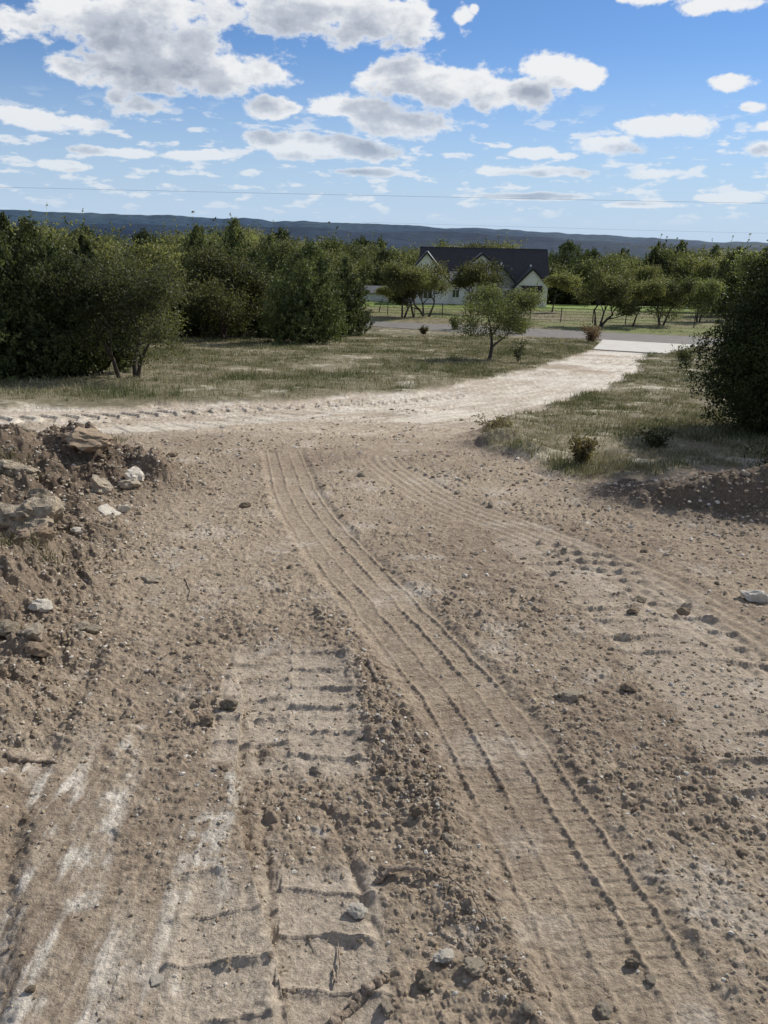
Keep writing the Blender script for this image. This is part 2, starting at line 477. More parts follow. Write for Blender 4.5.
M_dirt = mat_ground('dirt', 45, .014)
M_road = mat_ground('caliche', 16, .01)
M_field = mat_ground('field_soil', 9, .02)
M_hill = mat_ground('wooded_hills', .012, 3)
M_leaf = mat_leaf('oak_leaves', .42)
M_jun = mat_leaf('juniper_foliage', .25, .15)
M_grass = mat_leaf('dry_grass', .16, .1)
M_bark = mat_simple('bark', (.075, .062, .05), .95, .4, 14, .012)
M_asph = mat_simple('asphalt', (.155, .142, .125), .9, .2, 1.3, .004)
M_conc = mat_simple('concrete', (.52, .49, .43), .9, .14, 1.6, .002)
M_stoneP = mat_simple('pale_limestone', (.50, .42, .31), .95, .3, 9, .015)
M_stoneB = mat_simple('brown_clod', (.33, .25, .17), .98, .3, 14, .008)
M_stoneG = mat_simple('weathered_limestone', (.24, .19, .135), .95, .5, 9, .02, c2=(.42, .35, .25))
M_stoneW = mat_simple('white_limestone', (.72, .65, .53), .9, .2, 9, .01)
M_root = mat_simple('dry_root', (.15, .11, .08), .95, .5, 60, .006, c2=(.34, .27, .20))

# ------------------------------------------------------------------ terrain mesh
def build_terrain():
    th = np.concatenate([np.linspace(-180, -42, 90, endpoint=False), np.linspace(-42, -37.5, 30, endpoint=False),
                         np.linspace(-37.5, 37.5, 1120, endpoint=False), np.linspace(37.5, 42, 30, endpoint=False), np.linspace(42, 180, 90, endpoint=False)])
    th = np.radians(th)
    rr = [.02, .3, .6, .8]
    r = 1.0
    while r < 40000:
        rr.append(r)
        if r < 12: dr = min(.00095*(r*r+2.7)/1.65, .05)
        elif r < 70: dr = min(.0016*(r*r+2.7)/1.65, .35)
        else: dr = r*.02
        r += dr
    rr = np.array(rr)
    nr, nth = len(rr), len(th)
    RR, TT = np.meshgrid(rr, th, indexing='ij')
    X = (RR*np.sin(TT)).ravel(); Y = (RR*np.cos(TT)).ravel()
    Z, M = H_full(X, Y, True)
    global GRID
    GRID = (rr, th, Z.reshape(nr, nth))
    # colour
    tan = np.array([.392, .314, .226]); pale = np.array([.54, .465, .37]); brown = np.array([.225, .168, .120]); chalk = np.array([.68, .62, .52])
    def mix(c, d, k): return c+(d-c)*np.clip(k, 0, 1)[:, None]
    n1 = fbm(X, Y, 1.7, 4, .55, 101); n2 = fbm(X, Y, .35, 4, .6, 103); n3 = fbm(X, Y, .09, 3, .6, 105)
    C = np.tile(tan, (len(X), 1))
    C = mix(C, brown, .25+.8*n1+.55*n2+.75*n3)
    C = mix(C, pale, sstep(.10, .5, n2-.3*n1+.35*n3)*.6)
    C = mix(C, chalk, sstep(.36, .6, n2*.6+.7*n3)*.5)
    tr = np.clip(M['ta']*.6+M['tb']*.45+M['tc']*.4+M['td']*.45, 0, 1)
    C = mix(C, pale*.95, np.clip(M['tc']+M['td']*.6, 0, 1)*.6)
    C = mix(C, tan*1.05, tr*.3); C = mix(C, pale, tr*sstep(.05, .5, n2+.05)*.6)
    C = mix(C, brown, M['fur']*.25)
    C = mix(C, brown*.40, np.clip(M['lm']/.12, 0, 1)*(.75+1.2*n2)*sstep(3.2, 5.2, M['r']))
    C = mix(C, brown*.8, np.clip(M['lm']/.10, 0, 1)*.5)
    C = mix(C, brown*.55, np.clip(M['rm']/.10, 0, 1)*.85)  # right mound: brown soil, darkened further to paint in its shade
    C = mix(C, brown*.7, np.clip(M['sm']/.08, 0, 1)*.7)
    st = fbm(X*6, Y, .5, 4, .65, 111)   # streaks drawn along the direction of travel
    C = mix(C, chalk, sstep(.19, .04, M['c1'])*sstep(.02, .30, st+.25*n2+.35*n3)*1.1)
    C = mix(C, chalk*.9, sstep(.12, .03, M['c2'])*sstep(.05, .30, st+.35*n3)*.9)
    C = mix(C, chalk, sstep(.06, .01, M['c3'])*sstep(-.15, .15, n3))
    C = mix(C, pale, sstep(.45, .2, M['c1'])*.4*sstep(-.2, .3, st))
    # haul road and driveway: paler, limestone showing
    far = sstep(8.5, 12.5, M['r'])*M['dirt']
    n4 = fbm(X*.35, Y, 1.3, 4, .6, 113)
    C = mix(C, np.array([.50, .43, .34]), far*.6)
    C = mix(C, np.array([.62, .56, .46]), far*sstep(-.1, .35, n4)*.7)
    C = mix(C, np.array([.60, .54, .44]), np.clip(M['tf']*.7+M['tg']*.8+M['te']*.7, 0, 1)*sstep(-.35, .15, n4))
    us = np.where(np.abs(M['uF']) < 9, M['uF'], 0)
    stf = fbm(us*4, M['sF']*.45, .5, 4, .6, 119)
    C = mix(C, np.array([.30, .24, .175]), far*sstep(.05, .35, stf)*.55*(np.abs(us) < 2.6))
    C = mix(C, np.array([.68, .62, .52]), far*sstep(-.08, -.35, stf)*.8*(np.abs(us) < 2.6))
    C = mix(C, np.array([.28, .22, .16]), M['te']*(((M['sE']/.28+np.abs(M['uE'])*1.2) % 1) > .6)*.5)
    dw = M['dirt']*sstep(17, 24, M['r'])
    C = mix(C, np.array([.66, .61, .52]), dw*(.45+.9*n4-.9*stf))
    C = mix(C, np.array([.33, .255, .18]), M['dirt']*sstep(13, 20, M['r'])*sstep(.12, .4, fbm(X*.5, Y*.6, 1.8, 4, .6, 117))*.8)
    # grass ground
    gn = fbm(X, Y, 3.2, 5, .62, 121); gn2 = fbm(X, Y, .8, 4, .6, 123)
    G = np.tile(np.array([.225, .192, .125]), (len(X), 1))
    G = mix(G, np.array([.115, .108, .058]), .40+1.3*gn+.9*gn2)
    G = mix(G, np.array([.47, .42, .32]), sstep(.22, .55, gn2-.35*gn+.08)*.85)
    back = (Y > 52+0*X) & (M['road'] < 0)
    lawn = fbm(X, Y, 9, 3, .5, 127)
    LW = mix(np.tile(np.array([.17, .19, .065]), (len(X), 1)), np.array([.22, .185, .115]), .5+2.2*lawn)
    LW = mix(LW, np.array([.19, .27, .06]), sstep(85, 95, Y)*.8)
    beyond = poly_sd(X, Y, np.array([rt[0], rt[1], [rt[1][0], 240], [rt[0][0], 240]]))
    G = mix(G, LW, sstep(-.3, .6, beyond))
    # distance: wooded country, then blue aerial haze painted into the hill colours
    W = mix(np.tile(np.array([.035, .048, .022]), (len(X), 1)), np.array([.06, .07, .03]), .5+fbm(X, Y, 40, 4, .6, 131))
    G = mix(G, W, sstep(115, 140, Y+.0*X)+sstep(120, 160, np.abs(X)))
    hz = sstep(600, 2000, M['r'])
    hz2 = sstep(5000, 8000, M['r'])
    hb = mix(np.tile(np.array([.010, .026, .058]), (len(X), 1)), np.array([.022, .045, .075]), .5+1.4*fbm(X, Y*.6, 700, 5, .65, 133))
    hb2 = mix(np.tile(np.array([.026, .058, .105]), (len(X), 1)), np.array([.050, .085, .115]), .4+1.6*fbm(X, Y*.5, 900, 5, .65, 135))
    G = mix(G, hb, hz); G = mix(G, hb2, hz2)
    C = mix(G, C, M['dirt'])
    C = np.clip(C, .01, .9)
    V = np.stack([X, Y, Z], 1)
    i = np.arange(nr-1)[:, None]; j = np.arange(nth)[None, :]
    a = i*nth+j; b = i*nth+(j+1) % nth
    Q = np.stack([a, b, b+nth, a+nth], -1).reshape(-1, 4)[:, ::-1]
    dirt = M['dirt'][Q].mean(1) > .5
    rad = M['r'][Q[:, 0]]
    mound = (M['lm']+M['rm']+M['sm'])[Q].mean(1) > .085
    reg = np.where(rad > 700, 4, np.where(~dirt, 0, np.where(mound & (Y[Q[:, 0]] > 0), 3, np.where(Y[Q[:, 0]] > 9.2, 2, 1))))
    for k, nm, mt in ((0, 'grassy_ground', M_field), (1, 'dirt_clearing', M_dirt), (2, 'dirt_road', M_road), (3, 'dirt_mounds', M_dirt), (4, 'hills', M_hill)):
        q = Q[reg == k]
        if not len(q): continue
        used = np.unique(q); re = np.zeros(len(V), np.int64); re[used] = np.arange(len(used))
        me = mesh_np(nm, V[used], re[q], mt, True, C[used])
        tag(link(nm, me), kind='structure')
build_terrain()

def Hq(x, y):
    rr, th, Zg = GRID
    x = np.asarray(x, float); y = np.asarray(y, float)
    r = np.clip(np.hypot(x, y), rr[0], rr[-2]); a = np.arctan2(x, y)
    i = np.clip(np.searchsorted(rr, r)-1, 0, len(rr)-2); j = np.clip(np.searchsorted(th, a)-1, 0, len(th)-2)
    fr = (r-rr[i])/(rr[i+1]-rr[i]); fa = np.clip((a-th[j])/(th[j+1]-th[j]), 0, 1)
    return (Zg[i, j]*(1-fa)+Zg[i, j+1]*fa)*(1-fr)+(Zg[i+1, j]*(1-fa)+Zg[i+1, j+1]*fa)*fr
def Hz(x, y): return float(Hq(x, y))
def gpos(px, py, Hf=None): x, y = hit(px, py, Hf); return x, y

# asphalt road and concrete apron
def sheet(name, poly, th, mat, nx, ny, edge=.05):
    """grid over a quad a,b,c,d, lying th above the bed, with a down-turned rim"""
    a, b, c, d = [np.array(p) for p in poly]
    us = np.linspace(0, 1, nx); vs = np.linspace(0, 1, ny)
    U, Vv = np.meshgrid(us, vs, indexing='ij')
    P = (a*(1-U[..., None])+b*U[..., None])*(1-Vv[..., None])+(d*(1-U[..., None])+c*U[..., None])*Vv[..., None]
    X = P[..., 0].ravel(); Y = P[..., 1].ravel()
    Z = H_base(X, Y)+th
    V = np.stack([X, Y, Z], 1); n = len(V)
    i = np.arange(nx-1)[:, None]; j = np.arange(ny-1)[None, :]
    q = i*ny+j
    Q = np.stack([q, q+1, q+ny+1, q+ny], -1).reshape(-1, 4)
    rim = list(range(0, ny))+[k*ny+ny-1 for k in range(1, nx)]+[(nx-1)*ny+k for k in range(ny-2, -1, -1)]+[k*ny for k in range(nx-2, 0, -1)]
    lo = V[rim].copy(); lo[:, 2] -= th+edge
    V = np.vstack([V, lo]); m = len(rim)
    S = np.array([[rim[k], rim[(k+1) % m], n+(k+1) % m, n+k] for k in range(m)])
    return link(name, mesh_np(name, V, np.vstack([Q, S]), mat))
# orient so faces look up
tag(sheet('asphalt_road', [ROAD[0], ROAD[1], ROAD[2], ROAD[3]], .03, M_asph, 160, 8), kind='structure')
tag(sheet('concrete_driveway_apron', [APRON[0], APRON[1], APRON[2], APRON[3]], .05, M_conc, 20, 8), kind='structure')

# ------------------------------------------------------------------ foliage helpers
def leaves(P, size, aspect, colA, colB, up=.0, tip=None, bright=None, rs=None):
    """P (n,3) leaf centres -> quads with random orientation; colours mixed between colA and colB"""
    g = rs or rng
    n = len(P)
    a = g.normal(size=(n, 3)); a[:, 2] += up; a /= np.linalg.norm(a, axis=1)[:, None]
    b = g.normal(size=(n, 3)); b -= (b*a).sum(1)[:, None]*a; b /= np.linalg.norm(b, axis=1)[:, None]
    s = (size*g.uniform(.6, 1.4, n))[:, None]
    A = a*s*aspect*.5; B = b*s*.5
    V = np.stack([P-A, P+B*.9-A*.1, P+A, P-B*.9+A*.1], 1).reshape(-1, 3)
    Q = np.arange(n*4).reshape(-1, 4)
    k = g.uniform(0, 1, n)**1.5 if bright is None else np.clip(bright+g.normal(0, .15, n), 0, 1)
    C = np.array(colA)[None]*(1-k[:, None])+np.array(colB)[None]*k[:, None]
    C = C*g.uniform(.75, 1.25, n)[:, None]
    return V, Q, np.repeat(C, 4, 0)

def branch_tree(h, spread, seed, trunks=1, r0=.09, lean=.3, levels=3, low=.25):
    """returns list of (points, radii) limbs, and tip points with outward direction"""
    g = random.Random(seed); limbs = []; tips = []
    def grow(p, d, ln, r, lev):
        pts = [p]; rad = [r]; q = p; k = 5
        for i in range(k):
            d = (d+Vector((g.uniform(-1, 1), g.uniform(-1, 1), g.uniform(-.5, .7)))*.24).normalized()
            q = q+d*ln/k
            pts.append(q); rad.append(r*(1-.55*(i+1)/k))
        limbs.append((pts, rad))
        if lev >= levels: tips.append((q, d)); tips.append((pts[3], d)); return
        nb = g.choice((2, 3, 3))
        for i in range(nb):
            w = g.uniform(0, 2*math.pi); sp = g.uniform(.5, 1.05)
            nd = (d*.75+Vector((math.cos(w)*sp*spread, math.sin(w)*sp*spread, g.uniform(.0, .55)))).normalized()
            start = pts[g.choice((3, 4, 5))] if i else pts[5]
            grow(start, nd, ln*g.uniform(.62, .85), r*.5, lev+1)
    for tnk in range(trunks):
        w = g.uniform(0, 2*math.pi)
        d = Vector((math.cos(w)*lean, math.sin(w)*lean, 1)).normalized()
        off = Vector((math.cos(w), math.sin(w), 0))*(.08*h*.3 if trunks > 1 else 0)
        grow(off-Vector((0, 0, .15)), d, h*low*1.3, r0*g.uniform(.8, 1.1), 0)
    return limbs, tips

def oak_mesh(seed, h=4, nleaf=9000, leaf=.06, trunks=1, spread=1.0, lean=.3, r0=.1, cr=.42, low=.25, colA=(.030, .038, .014), colB=(.12, .128, .042), flat=.75, levels=3, zlo_=.22, extra=0, exr=.42):
    limbs, tips = branch_tree(h, spread, seed, trunks, r0, lean, levels, low)
    zmax = max(t[0].z for t in tips)+cr*.6
    k = h/zmax
    mb = MB()
    for pts, rad in limbs: mb.tube([p*k if p.z > 0 else p for p in pts], [max(r, .006) for r in rad], 6)
    g = np.random.default_rng(seed)
    T = np.array([tuple(t[0]*k) for t in tips])
    if extra:
        d = g.normal(size=(extra, 3)); d /= np.linalg.norm(d, axis=1)[:, None]
        T = np.vstack([T, d*g.uniform(.5, 1, (extra, 1))*h*np.array([exr, exr, .42])+np.array([0, 0, h*.48])])
    # clumps round every tip; each clump a lumpy flattened cloud of leaves
    rad = cr*g.uniform(.55, 1.2, len(T))
    w = rad**2; w /= w.sum()
    idx = g.choice(len(T), nleaf, p=w)
    d = g.normal(size=(nleaf, 3)); d /= np.linalg.norm(d, axis=1)[:, None]
    rr = g.uniform(0, 1, nleaf)**.5
    lump = 1+.45*noise(d[:, 0]*2.2+idx*3.7, d[:, 1]*2.2+d[:, 2]*1.7, seed)
    P = T[idx]+d*(rad[idx]*rr*lump)[:, None]*np.array([1, 1, flat])
    # thin sprays breaking the outline
    ns = nleaf//9; i2 = g.integers(0, len(T), ns//12)
    sd = g.normal(size=(len(i2), 3)); sd[:, 2] = np.abs(sd[:, 2])*.7; sd /= np.linalg.norm(sd, axis=1)[:, None]
    S = T[i2][:, None]+sd[:, None]*(rad[i2][:, None, None]*g.uniform(.7, 1.55, (len(i2), 12))[..., None])
    P = np.vstack([P, S.reshape(-1, 3)+g.normal(0, .02, (len(i2)*12, 3))])
    zlo = zlo_*h
    P[:, 2] = np.where(P[:, 2] < zlo, zlo+g.uniform(0, .25*h, len(P)), P[:, 2])
    tone = g.uniform(0, .7, len(T)); br = np.concatenate([tone[idx], tone[i2].repeat(12)])
    V, Q, C = leaves(P, leaf, 1.3, colA, colB, bright=br, rs=g)
    # radial scale so the top is at h
    return mb, (V, Q, C)

def juniper_mesh(seed, h=4, rad=1.6, n=9000, leaf=.07, colA=(.014, .020, .008), colB=(.060, .075, .022), lobes=9, pointy=.6, bottom=.03, side=(.45, .95), spray=.20):
    g = np.random.default_rng(seed)
    mb = MB(); rr = random.Random(seed)
    # lobes: upright spindle masses round the stem
    Ls = [(0, 0, h, rad*.62)]; mx_ = .62 if spray < .1 else .75
    for i in range(lobes):
        w = rr.uniform(0, 6.283); d = rr.uniform(.3, mx_)*rad
        Ls.append((math.cos(w)*d, math.sin(w)*d, h*rr.uniform(*side)*(1-.25*d/rad), rad*rr.uniform(.3, .5)))
    wts = np.array([l[2]*l[3]**1.6 for l in Ls]); wts /= wts.sum()
    idx = g.choice(len(Ls), n, p=wts)
    A = np.array(Ls)[idx]
    t = g.uniform(0, 1, n)
    prof = np.sin(np.clip(t*.88+.12, 0, 1)*math.pi)**.55*(1-pointy*t*t*.6)
    ang = g.uniform(0, 2*math.pi, n)
    lump = 1+.38*noise(ang*1.6+idx*5.1, t*7+idx, seed)+.2*noise(ang*5+idx*5.1, t*19+idx, seed+4)
    q = A[:, 3]*prof*(g.uniform(.12, 1, n)**.45)*lump
    P = np.stack([A[:, 0]+np.cos(ang)*q, A[:, 1]+np.sin(ang)*q, h*bottom+t*(A[:, 2]-h*bottom)], 1)
    # feathery sprays: short upward and outward tufts
    per = 26; nc = n//per; ctr = P[:nc]
    o = ctr-np.array([0, 0, h*.35]); o[:, 2] = np.abs(o[:, 2])*.7+.3*rad; o += g.normal(0, .35*rad, o.shape); o /= np.linalg.norm(o, axis=1)[:, None]
    ln = spray*rad*g.uniform(.4, 1.35, nc)
    tt = g.uniform(0, 1, (nc, per))
    wd = .075*rad*(1-.75*tt)
    P = ctr[:, None]+o[:, None]*(tt*ln[:, None])[..., None]+g.normal(0, 1, (nc, per, 3))*wd[..., None]*.5
    P = P.reshape(-1, 3); P[:, 2] = np.maximum(P[:, 2], .02)
    tone = np.clip(.32+.5*noise(P[:, 0]*2.2/rad+seed, P[:, 2]*2/rad+P[:, 1]*1.3, seed+9), 0, 1)
    V, Q, C = leaves(P, leaf, 2.0, colA, colB, up=.8, bright=tone, rs=g)
    for i in range(3+lobes//2):
        l = Ls[i]
        mb.tube([(0+rr.uniform(-.05, .05), rr.uniform(-.05, .05), -.15), (l[0]*.4, l[1]*.4, l[2]*.25), (l[0]*.85, l[1]*.85, l[2]*.55), (l[0], l[1], l[2]*.85)], [.035*h/2, .026*h/2, .016*h/2, .006], 6)
    return mb, (V, Q, C)

def tree_proto(kind, **k):
    mb, (V, Q, C) = (oak_mesh if kind == 'oak' else juniper_mesh)(**k)
    tm = mb.mesh('trunk', M_bark, True)
    cm = mesh_np('crown', V, Q, M_leaf if kind == 'oak' else M_jun, False, C)
    return tm, cm

def plant(proto, name, x, y, s=1, rz=0, label='', cat='tree', group=None, sz=None, z=None, sink=.03):
    z = Hz(x, y) if z is None else z
    e = empty(name, (x, y, z-sink), label, cat, group, rz)
    e.scale = (s, s, sz or s)
    link('trunk', proto[0], e); link('crown', proto[1], e)
    return e

# ---- prototypes
cA, cB = (.082, .092, .037), (.315, .305, .125)
dA, dB = (.064, .078, .034), (.25, .262, .108)
jA, jB = (.040, .054, .023), (.20, .22, .085)
O1 = tree_proto('oak', seed=11, h=4, nleaf=13000, leaf=.085, trunks=2, lean=.35, cr=.72, colA=cA, colB=cB)
O2 = tree_proto('oak', seed=12, h=4, nleaf=11000, leaf=.085, trunks=1, lean=.15, cr=.78, colA=cA, colB=cB)
O3 = tree_proto('oak', seed=23, h=4, nleaf=14000, leaf=.085, trunks=3, lean=.5, cr=.68, colA=cA, colB=cB)
O4 = tree_proto('oak', seed=34, h=4, nleaf=13000, leaf=.09, trunks=2, lean=.25, cr=.75, colA=dA, colB=dB, zlo_=.1, extra=26)
O5 = tree_proto('oak', seed=35, h=4, nleaf=30000, leaf=.063, trunks=3, lean=.35, cr=.72, colA=dA, colB=cB, zlo_=.03, extra=40, exr=.5)
J1 = tree_proto('jun', seed=5, h=4, rad=1.7, n=28000, leaf=.06, colA=jA, colB=jB)
J2 = tree_proto('jun', seed=6, h=4, rad=1.4, n=13000, leaf=.085, lobes=6, pointy=.8, colA=jA, colB=jB)
J3 = tree_proto('jun', seed=7, h=4, rad=2.1, n=34000, leaf=.06, lobes=14, pointy=.3, colA=jA, colB=(.17, .19, .072))

# ---- single trees the photo picks out
def at_px(px, py): return gpos(px, py)
OAK_F = tree_proto('oak', seed=42, h=2.75, nleaf=21000, leaf=.040, trunks=1, spread=1.25, lean=.5, r0=.10, cr=.46, low=.2, colA=(.060, .072, .030), colB=(.19, .20, .08), extra=20, exr=.36, zlo_=.28)
x, y = at_px(488, 362)
plant(OAK_F, 'oak_tree', x, y, 1, R(200), 'small pale green oak alone in the grass with a dark leaning trunk', 'tree')
OAK_L = tree_proto('oak', seed=57, h=3.3, nleaf=30000, leaf=.042, trunks=3, spread=1.15, lean=.55, r0=.08, cr=.5, low=.22, colA=(.065, .078, .034), colB=(.21, .215, .10), extra=30, exr=.5, zlo_=.12)
x, y = at_px(130, 380)
plant(OAK_L, 'oak_tree', x, y, .86, R(35), 'grey green multi-stemmed oak at the front of the left thicket, nearest the dirt road', 'tree')
JN = tree_proto('jun', seed=91, h=4.1, rad=1.85, n=300000, leaf=.020, lobes=28, pointy=.25, side=(.45, .66), spray=.07, bottom=.02, colA=(.018, .026, .010), colB=(.095, .115, .038))
jx, jy = 5.8, 9.7
plant(JN, 'juniper_tree', jx, jy, 1, R(0), 'big dark juniper at the right edge of the frame behind the shaded dirt mound', 'tree')
# far side of the road
oaks_far = [(597, 327, O3, 4.5, 'spreading oak with twisted forked trunks beyond the road, right of the house', 20),
            (632, 327.5, O2, 3.7, 'oak with a single leaning trunk beyond the road, third from the big juniper', 100),
            (662, 326, O4, 4.0, 'dull green oak with a straight trunk beyond the road, next to the big juniper', 200),
            (552, 312, O2, 4.2, 'small oak on the lawn just right of the white house', 30),
            (403, 318, O1, 4.6, 'leftmost oak with dark trunk on the lawn beyond the road, by the pale drive', 80),
            (414, 318, O2, 4.7, 'oak between its two neighbours on the lawn left of the white house', 300),
            (426, 317, O3, 4.9, 'oak with a bent trunk on the lawn in front of the left gable', 250),
            (472, 313, O1, 5.3, 'oak on the lawn hiding the middle of the white house', 10),
            (379, 312, O2, 2.6, 'thin young tree on the lawn beside the thicket', 60),
            (698, 322, O4, 4.0, 'oak beyond the road half hidden by the big juniper', 150)]
for px, py, pr, hh, lab, rz in oaks_far:
    x, y = at_px(px, py); plant(pr, 'oak_tree', x, y, hh/4, R(rz), lab, 'tree', 'oaks on the lawn beyond the road')

# ---- left thicket: (px, py base, proto, height)
thick = [(310, 345, J3, 4.6, 'broad dark juniper clump in front of the road, right end of the thicket', 0),
         (345, 336, J1, 4.5, 'dark rounded juniper at the right tip of the thicket', 40),
         (272, 338, J1, 5.3, 'tall dark juniper behind the broad clump of the thicket', 90),
         (235, 330, J3, 5.0, None, 200), 
         (140, 350, O5, 4.3, None, 0), (98, 376, J2, 3.1, None, 120), (60, 378, J3, 3.0, None, 30), (15, 380, J1, 3.1, None, 0),
         (-35, 380, J3, 3.2, None, 90), (95, 358, O5, 4.2, None, 45), (45, 362, J1, 3.9, None, 210), (0, 362, J3, 4.0, None, 300), (-50, 362, J1, 4.4, None, 15),
         (-100, 375, J3, 3.6, None, 15), (60, 344, O5, 5.2, None, 60), (20, 344, J2, 5.0, None, 11), (-30, 344, J1, 5.3, None, 80)]
lab_j = 'dark green juniper standing among its neighbours inside the left thicket'
lab_o = 'olive green oak standing among the junipers inside the left thicket'
for i, (px, py, pr, hh, lab, rz) in enumerate(thick):
    x, y = at_px(px, py)
    o_ = pr in (O1, O2, O3, O4, O5)
    plant(pr, 'oak_tree' if o_ else 'juniper_tree', x, y, hh/4.35, R(rz), lab or (lab_o if o_ else lab_j), 'tree', None if lab else ('oaks inside the left thicket' if o_ else 'junipers inside the left thicket'))
# thicket running back on the left, D 38..95
g = random.Random(3)
cnt = 0
for row, (D, hh) in enumerate([(40, 4.7), (47, 5.1), (62, 5.9), (74, 6.3), (90, 7.1)]):
    x = -.62*D
    xr = {0: -.19, 1: -.12, 2: -.14, 3: -.06, 4: -.03}[row]*D
    while x < xr:
        pr = g.choice([O5, O4, O5, J1, J3, O4, O5])
        o_ = pr in (O1, O2, O3, O4, O5)
        yy = D+g.uniform(-2.2, 2.2)
        if poly_sd(np.array([x]), np.array([yy]), ROAD)[0] < -1.5:
            H_ = hh*g.uniform(.8, 1.08)*(1.0 if x < -.3*D else 1.14)
            plant(pr, 'oak_tree' if o_ else 'juniper_tree', x, yy, H_/4, g.uniform(0, 6.28),
                  'rounded oak crown in the woods stretching back beyond the left thicket' if o_ else 'juniper crown in the woods stretching back beyond the left thicket',
                  'tree', 'oaks in the woods beyond the thicket' if o_ else 'junipers in the woods beyond the thicket'); cnt += 1
        x += g.uniform(.045, .075)*D*.9
# woods behind the house and lawn on the right, D 118..190
for row, (D, hh) in enumerate([(116, 8.0), (128, 9.2), (142, 10.6), (160, 12.2)]):
    x = -.12*D
    while x < .62*D:
        if not (row == 0 and -2 < x < 29):
            pr = g.choice([O5, O4, O5, J3, O4, J1])
            o_ = pr in (O1, O2, O3, O4, O5)
            yy = D+g.uniform(-5, 5)
            H_ = hh*g.uniform(.75, 1.08)
            plant(pr, 'oak_tree' if o_ else 'juniper_tree', x, yy, H_/4, g.uniform(0, 6.28),
                  'oak in the wooded belt behind the white house' if o_ else 'juniper in the wooded belt behind the white house', 'tree',
                  'oaks in the belt behind the house' if o_ else 'junipers in the belt behind the house')
        x += g.uniform(.03, .045)*D
# nearer trees at right, between lawn and juniper
for px, py, pr, hh, lab in [(700, 312, O1, 6.8, 'tall dense oak standing behind the fence left of the big juniper'), (725, 316, J3, 6.2, 'dark juniper behind the fence hidden mostly by the big juniper'),
                       (676, 305, O4, 6.5, 'dark green oak behind the fenced lawn at the right'), (640, 299, O2, 6.2, 'round oak at the back of the fenced lawn'),
                       (760, 320, O4, 6.8, 'oak behind the fence at the right frame edge')]:
    x, y = at_px(px, py); plant(pr, 'juniper_tree' if pr is J3 else 'oak_tree', x, y, hh/4, g.uniform(0, 6), lab, 'tree')

# far-off wood as one mass
def far_wood():
    gg = np.random.default_rng(77)
    n = 2600
    D = gg.uniform(170, 700, n); X = gg.uniform(-.66, .66, n)*D; Y = D
    Z = H_base(X, Y)
    V = []; C = []
    for k in range(n):
        h = gg.uniform(5, 9); w = gg.uniform(3, 5.5); m = 90
        d = gg.normal(size=(m, 3)); d /= np.linalg.norm(d, axis=1)[:, None]; d[:, 2] = np.abs(d[:, 2])*1.0
        P = d*np.array([w, w, h*.55])*gg.uniform(.75, 1.05, (m, 1))+np.array([X[k], Y[k], Z[k]+h*.42])
        V.append(P); C.append(np.full(m, gg.uniform(.1, .8)))
    P = np.vstack(V); br = np.concatenate(C)
    V, Q, Cc = leaves(P, 1.7, 1.2, (.024, .036, .018), (.065, .085, .036), bright=br, rs=gg)
    tag(link('distant_wood', mesh_np('distant_wood', V, Q, M_leaf, False, Cc)), 'dense far-off oak and juniper wood spreading down the valley beyond the house', 'woodland', None, 'stuff')
far_wood()

